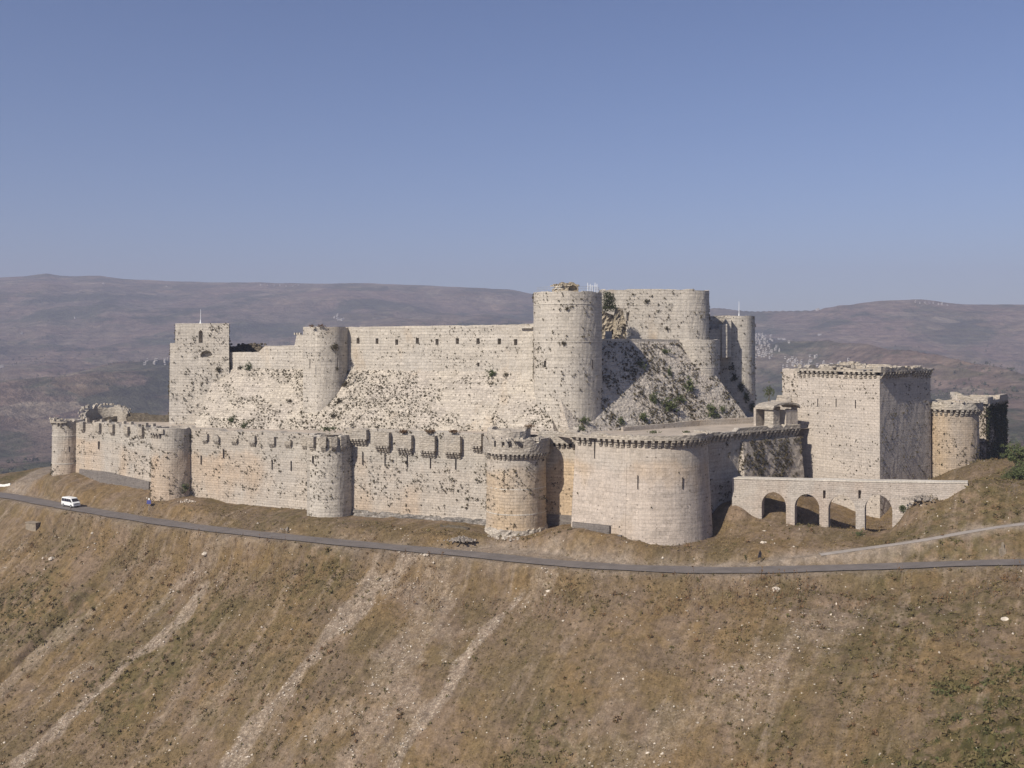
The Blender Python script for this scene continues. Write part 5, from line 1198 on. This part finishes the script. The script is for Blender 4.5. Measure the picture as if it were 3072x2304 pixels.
# ------------------------------------------------------------------ ground cover
def gz_at(x, y):
    i = np.clip(np.searchsorted(gx, x) - 1, 0, len(gx) - 2); j = np.clip(np.searchsorted(gy, y) - 1, 0, len(gy) - 2)
    tx = (x - gx[i]) / (gx[i + 1] - gx[i]); ty = (y - gy[j]) / (gy[j + 1] - gy[j])
    return (GZ[j, i] * (1 - tx) + GZ[j, i + 1] * tx) * (1 - ty) + (GZ[j + 1, i] * (1 - tx) + GZ[j + 1, i + 1] * tx) * ty
MASK = {'s': scree.reshape(GX.shape), 'd': dirt.reshape(GX.shape), 'g': green.reshape(GX.shape)}
def mask_at(k, x, y):
    i = np.clip(np.searchsorted(gx, x), 0, len(gx) - 1); j = np.clip(np.searchsorted(gy, y), 0, len(gy) - 1); return MASK[k][j, i]
def scatter(n, seed, y0=108, y1=262):
    r = np.random.default_rng(seed); x = r.uniform(-172, 120, n); y = r.uniform(y0, y1, n); z = gz_at(x, y)
    px = 1536 + F * x / y; py = HY - F * z / y
    ok = (px > -150) & (px < 3230) & (py < 2400) & (py > 1300); d, _ = line_near(x[ok], y[ok], ROAD)
    x, y, z = x[ok], y[ok], z[ok]; k = d > 3.6; return x[k], y[k], z[k], r
def inside_castle(x, y):
    lim = np.interp(x, [-140, -130, -89, -45, 0, 12, 16, 30, 40, 46, 69, 84, 102, 104, 120, 140], [300, 286, 257, 236, 216, 214, 208, 203, 206, 215, 222, 226, 243, 246, 250, 262]); return y > lim
x, y, z, r = scatter(70000, 201); f = fbm(x, y, 9, 4, 77); s_ = mask_at('s', x, y); d_ = mask_at('d', x, y); g_ = mask_at('g', x, y)
lower = (y < np.interp(x, ROAD[:, 0], ROAD[:, 1])) * 1.0
keepm = (r.random(len(x)) < np.clip(sstep(-.18, .25, f) * .55 + .1 + .35 * g_, 0, 1) * (1 - .75 * s_) * (1 - d_) * (0.35 + .65 * lower)) & ~inside_castle(x, y)
x1, y1_, z1_ = x[keepm], y[keepm], z[keepm]; sz = (.16 + .40 * r.random(len(x1)) ** 2.2) * (1 + .7 * mask_at('g', x1, y1_))
tri_cloud('scrub', np.stack([x1, y1_, z1_ + sz * .35], -1), sz, 12, M['tuft'], .8, 'olive brown scrub dotting the whole hillside', 'scrub', 'stuff', seed=11, tri=.42)
k = (mask_at('g', x1, y1_) > .35) & (r.random(len(x1)) < .26) & (np.hypot(x1 - 66, y1_ - 124) < 22)
sz = r.uniform(.3, .85, k.sum()); tri_cloud('green_scrub', np.stack([x1[k], y1_[k], z1_[k] + sz * .4], -1), sz, 26, M['greenscrub'], .8, 'darker green bushes in the lower right corner of the hillside', 'scrub', 'stuff', seed=13, tri=.34)
k = (r.random(len(x1)) < .05) & (sz.mean() > 0)
sz = r.uniform(.3, .75, k.sum()); tri_cloud('brown_scrub', np.stack([x1[k], y1_[k], z1_[k] + sz * .4], -1), sz, 22, M['rust'], .8, 'larger brown thorn bushes scattered over the hillside', 'scrub', 'stuff', seed=14, tri=.34)
x, y, z, r = scatter(210000, 202); f = fbm(x, y, 14, 4, 31); s_ = mask_at('s', x, y); d_ = mask_at('d', x, y)
keepm = (r.random(len(x)) < np.clip(sstep(-.2, .2, f) * .8 + .12, 0, 1) * (1 - .9 * s_) * (1 - d_)) & ~inside_castle(x, y)
x2, y2, z2 = x[keepm], y[keepm], z[keepm]; sz = .09 + .20 * r.random(len(x2)) ** 1.5
tri_cloud('dry_grass', np.stack([x2, y2, z2 + sz * .5], -1), sz, 5, M['grass'], .7, 'dry yellow brown grass on the slopes', 'dry grass', 'stuff', seed=12, tri=.5, updown=1.5)
# thin dead stalks along the lower road edge
x, y, z, r = scatter(60000, 203); d, _ = line_near(x, y, ROAD); lw = y < np.interp(x, ROAD[:, 0], ROAD[:, 1]); f = fbm(x, y, 10, 3, 9)
k = np.where(lw & (d < 13) & (d > 4.2) & (f > .02))[0][:900]; V = []; Fc = []
for i in k:
    h = r.uniform(.7, 2.1); a = r.uniform(0, 3.14); w = .035; lx, ly = r.normal() * .12, r.normal() * .12; b0 = len(V)
    V += [(x[i] - w * math.cos(a), y[i] - w * math.sin(a), z[i] - .1), (x[i] + w * math.cos(a), y[i] + w * math.sin(a), z[i] - .1), (x[i] + lx + .02, y[i] + ly, z[i] + h), (x[i] + lx - .02, y[i] + ly, z[i] + h)]; Fc.append((b0, b0 + 1, b0 + 2, b0 + 3))
    for q in range(3):
        t = r.uniform(.4, .95); c0 = np.array((x[i] + lx * t, y[i] + ly * t, z[i] + h * t)); b0 = len(V); V += [tuple(c0), tuple(c0 + r.normal(size=3) * .16 + (0, 0, .12)), tuple(c0 + r.normal(size=3) * .14 + (0, 0, .2))]; Fc.append((b0, b0 + 1, b0 + 2))
mb = MB(); mb.add(V, Fc); tag(mb.build('dead_stalks', M['rust']), 'thin dead thistle stalks along the lower road edge', 'dead plants', kind='stuff')
# stones
def stones(name, x, y, z, s, mat, label, seed):
    r = np.random.default_rng(seed); n = len(x); base = np.array([(1, 0, 0), (0, 1, 0), (-1, 0, 0), (0, -1, 0), (0, 0, 1), (0, 0, -1)], float)
    V = base[None] * (1 + .35 * r.normal(size=(n, 6, 1))) + .25 * r.normal(size=(n, 6, 3)); sc = np.stack([s * r.uniform(.7, 1.4, n), s * r.uniform(.7, 1.4, n), s * r.uniform(.45, .9, n)], -1)
    V = V * sc[:, None] + np.stack([x, y, z], -1)[:, None]; V = V.reshape(-1, 3)
    f = np.array([(0, 1, 4), (1, 2, 4), (2, 3, 4), (3, 0, 4), (1, 0, 5), (2, 1, 5), (3, 2, 5), (0, 3, 5)]); Fi = (f[None] + 6 * np.arange(n)[:, None, None]).reshape(-1)
    me = bpy.data.meshes.new(name); me.vertices.add(len(V)); me.vertices.foreach_set('co', V.ravel()); me.loops.add(len(Fi)); me.loops.foreach_set('vertex_index', Fi)
    me.polygons.add(len(Fi) // 3); me.polygons.foreach_set('loop_start', np.arange(0, len(Fi), 3)); me.polygons.foreach_set('loop_total', np.full(len(Fi) // 3, 3)); me.materials.append(mat); me.update()
    o = bpy.data.objects.new(name, me); COL.objects.link(o); return tag(o, label, 'stones', None, 'stuff')
x, y, z, r = scatter(170000, 204); s_ = mask_at('s', x, y)
k = (r.random(len(x)) < np.clip(s_ * .75 * sstep(-.3, .2, fbm(x, y, 3, 3, 3)) + .035 * (fbm(x, y, 8, 3, 99) > -.05), 0, 1)) & ~inside_castle(x, y)
stones('scree', x[k], y[k], z[k] + .03, .05 + .26 * r.random(k.sum()) ** 4, M['rock'], 'pale limestone scree running down the hillside in streaks', 5)
# larger boulders worth naming
for px, py, s, lb in ((1275 * 1, 1668, .5, 'pale boulder just below the road near the scree head'), (615, 1672, .7, 'white double boulder below the road, left of the long scree'), (2328, 1772, .75, 'yellowish boulder below the road on the right'), (3015, 1864, .7, 'pale boulder near the right edge of the slope'), (1646, 1777, .55, 'white rock on the slope below the road in the middle'),
                      (155, 1680, .7, 'pair of pale rocks on the slope below the minibus'), (278, 1607, .45, 'small white rock below the road, right of the minibus'), (1945, 2262, .45, 'white rock low down on the slope, right of the middle'), (2288, 1630, .5, 'white stone on the grass above the forking path')):
    p = ray_ground(px, py); mb = MB(); r = random.Random(px)
    for k in range(2):
        bm = bmesh.new(); bmesh.ops.create_icosphere(bm, subdivisions=2, radius=s * (1 - .35 * k))
        for v in bm.verts: v.co = v.co * (1 + .22 * r.uniform(-1, 1)); v.co.z *= .65
        off = Vector(p) + Vector((k * s * 1.1, r.uniform(-.2, .2), .1)); mb.add([tuple(v.co + off) for v in bm.verts], [[v.index for v in f.verts] for f in bm.faces]); bm.free()
    tag(mb.build('boulder', M['rock'], origin=tuple(p)), lb, 'boulder', 'boulders on the hillside')
# piles and low walls
def pile(px, py, n, spread, size, label, mat, seed, name='rubble_pile'):
    p = ray_ground(px, py); r = np.random.default_rng(seed); mb = MB()
    for k in range(n):
        a, b_ = r.normal(size=2); h = max(0, 1 - math.hypot(a, b_) / 1.8) * spread * .35; s = size * r.uniform(.5, 1.2)
        mb.box((p[0] + a * spread * .6, p[1] + b_ * spread * .4, p[2] + h * r.random() - .1), (s * r.uniform(.8, 1.5), s, s * r.uniform(.6, 1)), r.uniform(0, 3), taper=r.uniform(.6, .9))
    return tag(mb.build(name, mat, origin=tuple(p)), label, 'rubble pile')
pile(1388, 1626, 150, 2.2, .45, 'heap of grey stones beside the road below the windowed tower', M['ruin_grey'], 4)
pile(860, 1590, 40, 2.0, .35, 'scatter of stones at the foot of the third outer tower', M['ruin_grey'], 6)
pile(560, 1505, 40, 1.8, .3, 'few stones fallen at the foot of the second outer tower', M['rock'], 7)
pile(2765, 1502, 150, 2.4, .4, 'mound of rubble leaning on the right end of the arched bridge', M['ruin_grey'], 8)
def low_wall(pts, h, th, name, label, mat, cat='low wall', dz=0.0):
    p = dense([tuple(q[:2]) for q in pts], .6); zz = gz_at(p[:, 0], p[:, 1]) + dz; mb = MB(); shell(mb, p, zz - .8, zz + h, False, 0, 0, th, jag=.25, seed=7, sample=False, dz=.6); return tag(mb.build(name, mat, origin=tuple(pts[0])), label, cat)
low_wall([ray_ground(1320, 1582), ray_ground(1405, 1592)], .5, .6, 'low_wall', 'thin line of low brown walling below the boxed outer wall', M['ruin'])
low_wall([ray_ground(-40, 1462), ray_ground(30, 1461)], .7, .4, 'low_wall', 'low whitish roadside wall at the far left edge', M['white'])
pc = ray_ground(98, 1592); mb = MB(); mb.box((pc[0], pc[1] + 1.2, pc[2] - 1.5), (3.8, 2.6, 3.2), math.radians(-25)); mb.box((pc[0], pc[1] + 1.2, pc[2] + 1.7), (4.0, 2.9, .2), math.radians(-25)); 
tag(mb.build('culvert_block', M['ruin_grey2'], origin=tuple(pc)), 'small square masonry block set in the slope below the minibus', 'masonry block')

# ------------------------------------------------------------------ white minibus
t = thing('minibus', (0, 0, 0), 'white minibus driving down the road at the left', 'minibus')
prof = [(-2.62, .38), (-2.68, 1.0), (-2.58, 2.0), (-2.4, 2.2), (1.0, 2.22), (1.42, 2.1), (2.22, 1.28), (2.58, 1.1), (2.66, .8), (2.64, .36)]
def hw(z): return .93 if z < 1.15 else .93 - .10 * (z - 1.15)
n = len(prof); mb = MB(); vs = [(x_, s * (hw(z_) - (.06 if i in (0, 3, 4, 9) else 0)), z_) for s in (-1, 1) for i, (x_, z_) in enumerate(prof)]
mb.add(vs, [tuple(range(n)), tuple(range(n, 2 * n))[::-1]] + [(i, n + i, n + (i + 1) % n, (i + 1) % n) for i in range(n)])
body = mb.build('body', M['white_paint'], t)
bm = bmesh.new(); bm.from_mesh(body.data); bmesh.ops.recalc_face_normals(bm, faces=bm.faces); bmesh.ops.bevel(bm, geom=bm.edges[:], offset=.05, segments=2, affect='EDGES'); bm.to_mesh(body.data); bm.free()
for s in (-1, 1):
    for xa, xb in ((-2.4, -1.45), (-1.33, -.38), (-.26, .62)):
        mb = MB(); y0_, y1_2 = s * (hw(1.3) + .012), s * (hw(1.95) + .012); mb.add([(xa, y0_, 1.3), (xb, y0_, 1.3), (xb, y1_2, 1.95), (xa, y1_2, 1.95)], [(0, 1, 2, 3) if s < 0 else (3, 2, 1, 0)]); mb.build('side_window', M['glass'], t)
    mb = MB(); y0_, y1_2 = s * (hw(1.3) + .012), s * (hw(1.95) + .012); mb.add([(.76, y0_, 1.3), (1.75, y0_, 1.3), (1.25, y1_2, 1.93), (.76, y1_2, 1.95)], [(0, 1, 2, 3) if s < 0 else (3, 2, 1, 0)]); mb.build('door_window', M['glass'], t)
    mb = MB(); mb.box((1.75, s * 1.08, 1.25), (.12, .22, .3)); mb.build('wing_mirror', M['dark_metal'], t)
    mb = MB(); mb.box((2.63, s * .66, .82), (.12, .36, .2)); mb.build('headlight', M['lamp'], t)
    for xw in (-1.75, 1.62):
        mb = MB(); mb.tube((xw, s * .72, .36), (xw, s * .955, .36), .36, n=20); w_ = mb.build('wheel', M['rubber'], t)
        mb = MB(); mb.tube((xw, s * .95, .36), (xw, s * .975, .36), .2, n=14); rm_ = mb.build('rim', M['metal'], w_)
mb = MB(); nn_ = Vector((.82, 0, .8)).normalized() * .015
a_, b_, c_, d_2 = (2.14, -.78, 1.37), (2.14, .78, 1.37), (1.52, .72, 2.0), (1.52, -.72, 2.0)
mb.add([tuple(Vector(q) + nn_ * 2.2) for q in (a_, b_, c_, d_2)], [(0, 1, 2, 3)]); mb.build('windscreen', M['glass'], t)
mb = MB(); mb.box((2.66, 0, .84), (.06, .9, .14)); mb.build('grille', M['dark_metal'], t)
mb = MB(); mb.box((2.68, 0, .42), (.14, 1.8, .26)); mb.build('bumper', M['white_paint'], t)
ri = int(np.argmin(np.abs(1536 + F * ROAD[:, 0] / ROAD[:, 1] - 212))); dv = ROAD[ri + 1] - ROAD[ri - 1]; nv_ = np.array((-dv[1], dv[0])) / np.hypot(dv[0], dv[1])
t.location = (ROAD[ri][0] + nv_[0] * .4, ROAD[ri][1] + nv_[1] * .4, ROAD[ri][2] + .05); t.rotation_euler = (0, -math.atan2(dv[2], np.hypot(dv[0], dv[1])), math.atan2(dv[1], dv[0])); t.scale = (1.08, 1.12, 1.15)

# ------------------------------------------------------------------ signs and marker
p = ray_ground(447, 1533); t = thing('road_sign', tuple(p), 'blue road sign on a thin post beside the second outer tower', 'sign')
mb = MB(); mb.tube((p[0], p[1], p[2] - .3), (p[0], p[1], p[2] + 3.0), .05); mb.build('post', M['metal'], t)
mb = MB(); mb.box((p[0], p[1] - .08, p[2] + 1.75), (1.35, .05, .95), math.radians(-20)); mb.build('panel', M['blue'], t)
mb = MB(); mb.box((p[0], p[1] - .02, p[2] + 2.78), (.5, .05, .42), math.radians(-20)); mb.build('upper_panel', M['white'], t)
p = ray_ground(2279, 1690); t = thing('road_sign', tuple(p), 'dark pointed sign board on two thin posts where the path leaves the road', 'sign')
dx = np.array((.75, .5)); dx /= np.linalg.norm(dx)
for s in (-.42, .42): mb = MB(); mb.tube((p[0] + dx[0] * s, p[1] + dx[1] * s, p[2] - .3), (p[0] + dx[0] * s, p[1] + dx[1] * s, p[2] + 1.4), .035); mb.build('post', M['dark_metal'], t)
mb = MB(); out_ = [(-.5, 1.0), (.5, 1.0), (.5, 1.9), (.1, 2.4), (-.25, 1.9)]; n = 5
mb.add([(p[0] + dx[0] * a - dx[1] * s, p[1] + dx[1] * a + dx[0] * s, p[2] + z_) for s in (-.03, .03) for a, z_ in out_], [tuple(range(n)), tuple(range(n, 2 * n))[::-1]] + [(i, n + i, n + (i + 1) % n, (i + 1) % n) for i in range(n)]); mb.build('board', M['dark_metal'], t)
p = ray_ground(3008, 1664); t = thing('milestone', tuple(p), 'pale grey stone marker with a stepped base above the road at the right', 'marker')
mb = MB(); mb.box((p[0], p[1], p[2] - .4), (1.0, .8, 1.3), taper=.9); mb.build('base', M['ruin_grey2'], t)
mb = MB(); mb.box((p[0], p[1], p[2] + .9), (.45, .4, 1.1), taper=.65); mb.build('pillar', M['ruin_grey2'], t)

# ------------------------------------------------------------------ distant villages
r = np.random.default_rng(77)
def house(px, py, wpx, label, group):
    q = ray_far(px, py); w = wpx * .8 / F * q[1]; h = r.uniform(4, 6.5); mb = MB(); a = r.uniform(-.5, .5); dpt = w * r.uniform(.5, .9)
    mb.box((q[0], q[1], q[2] - 6), (w, dpt, h + 6), a); mb.box((q[0], q[1], q[2] + h), (w * 1.04, dpt * 1.04, .5), a, 1)
    if r.random() < .5: mb.box((q[0] + w * .2 * math.cos(a), q[1], q[2] + h + .5), (w * .4, dpt * .4, 2.6), a)
    for k in range(3): mb.box((q[0] + (-.3 + .3 * k) * w * math.cos(a) + dpt * .5 * math.sin(a), q[1] + (-.3 + .3 * k) * w * math.sin(a) - dpt * .5 * math.cos(a), q[2] + h * .5), (1.4, .4, 1.6), a, 2)
    return tag(mb.build('house', [M['house'], M['houseroof'], M['dark']], origin=tuple(q)), label, 'house', group)
for k in range(75):
    u = r.random(); py = 1003 + 72 * u; px = 2266 + abs(r.normal()) * (18 + 26 * u); house(min(px, 2338), py + r.normal() * 2, r.uniform(3.5, 8), 'small white house in the dense hillside village right of the far keep tower', 'houses of the dense village')
for k in range(22): house(r.uniform(2345, 2430), r.uniform(1074, 1106), r.uniform(4, 8), 'white house scattered between the dense village and the square tower top', 'houses below the dense village')
SH = ['widest white house at the right edge of the dense village, uppermost row', 'white house next to the widest one, right of the dense village', 'small house at the end of the short row right of the dense village',
      'small white house, left of the upper pair standing apart above the square tower', 'long white house, right of the upper pair standing apart above the square tower', 'pale house just above the left corner of the square tower',
      'house right of the pale one above the square tower left corner', 'white house above the square tower, below the upper pair', 'white house farthest right but one above the square tower', 'small house farthest right above the square tower',
      'house low above the square tower crest, second from the right', 'house low above the square tower crest, in the middle', 'house low above the square tower crest, leftmost', 'smallest house low above the square tower crest']
for px, py, w in ((2340, 1019, 15), (2352, 1020, 10), (2367, 1030, 8), (2430, 1071, 6), (2448, 1073, 13), (2395, 1097, 14), (2432, 1087, 12), (2470, 1090, 9), (2518, 1095, 12), (2545, 1084, 6), (2494, 1099, 10), (2452, 1098, 8), (2420, 1101, 8), (2475, 1100, 6)):
    house(px, py, w, SH.pop(0), 'scattered houses above the square tower')
house(2459, 1006, 12, 'single long white house high on the right-hand hillside', None)
NTH = ('first', 'second', 'third', 'fourth', 'fifth', 'sixth', 'seventh', 'last')
for k in range(8): house(2745 + k * 14 + r.normal() * 3, 905 + k * 1.2 + 5 * r.random(), r.uniform(4, 7), NTH[k] + ' tiny pale house from the left in the row on the right-hand skyline', 'houses on the right skyline')
house(2453, 931, 12, 'pale building on the saddle of the right-hand skyline', None)
for k in range(13): house(r.uniform(430, 512), r.uniform(1080, 1096), r.uniform(4, 8), 'white house of the valley hamlet just left of the square gate tower', 'houses of the left hamlet')
for k in range(9): house(r.uniform(1000, 1030), r.uniform(945, 962), r.uniform(3, 8), 'tiny white house of the hamlet above the long inner wall', 'houses of the middle hamlet')
for k in range(7): house(785 + 18 * k + r.uniform(-4, 4), r.uniform(856, 862), r.uniform(3, 6), NTH[k] + ' tiny pale building from the left, just below the left skyline', 'houses below the left skyline')
house(6, 1102, 13, 'long white building at the left edge of the valley', None)
for px, py, w_ in ((225, 955, 'halfway up the left hillside'), (310, 852, 'nearest the left skyline, first'), (500, 860, 'nearest the left skyline, second'), (65, 1003, 'close to the left edge'), (395, 1255, 'low in the valley, left of the square gate tower'), (470, 1262, 'low in the valley, beside the square gate tower')): house(px, py, r.uniform(5, 8), 'lone pale farmhouse ' + w_, 'lone farmhouses on the left')
# woodland clumps on the nearer valley sides
n = 9000; kx = r.uniform(-.56, .56, n); Yw = 950 * (3600 / 950) ** r.random(n); xw = kx * Yw; zw = far_h(xw, Yw); f = fbm(xw, Yw * .6, 260, 4, 15) + .5 * fbm(xw, Yw, 60, 2, 16); k = f > .12
xw, Yw, zw = xw[k], Yw[k], zw[k]
tri_cloud('woodland', np.stack([xw, Yw, zw + 2.5], -1), r.uniform(2.5, 5.5, len(xw)), 9, M['wood'], .8, 'dark patches of trees and orchards on the far valley sides', 'woodland', 'stuff', seed=19, tri=.5)
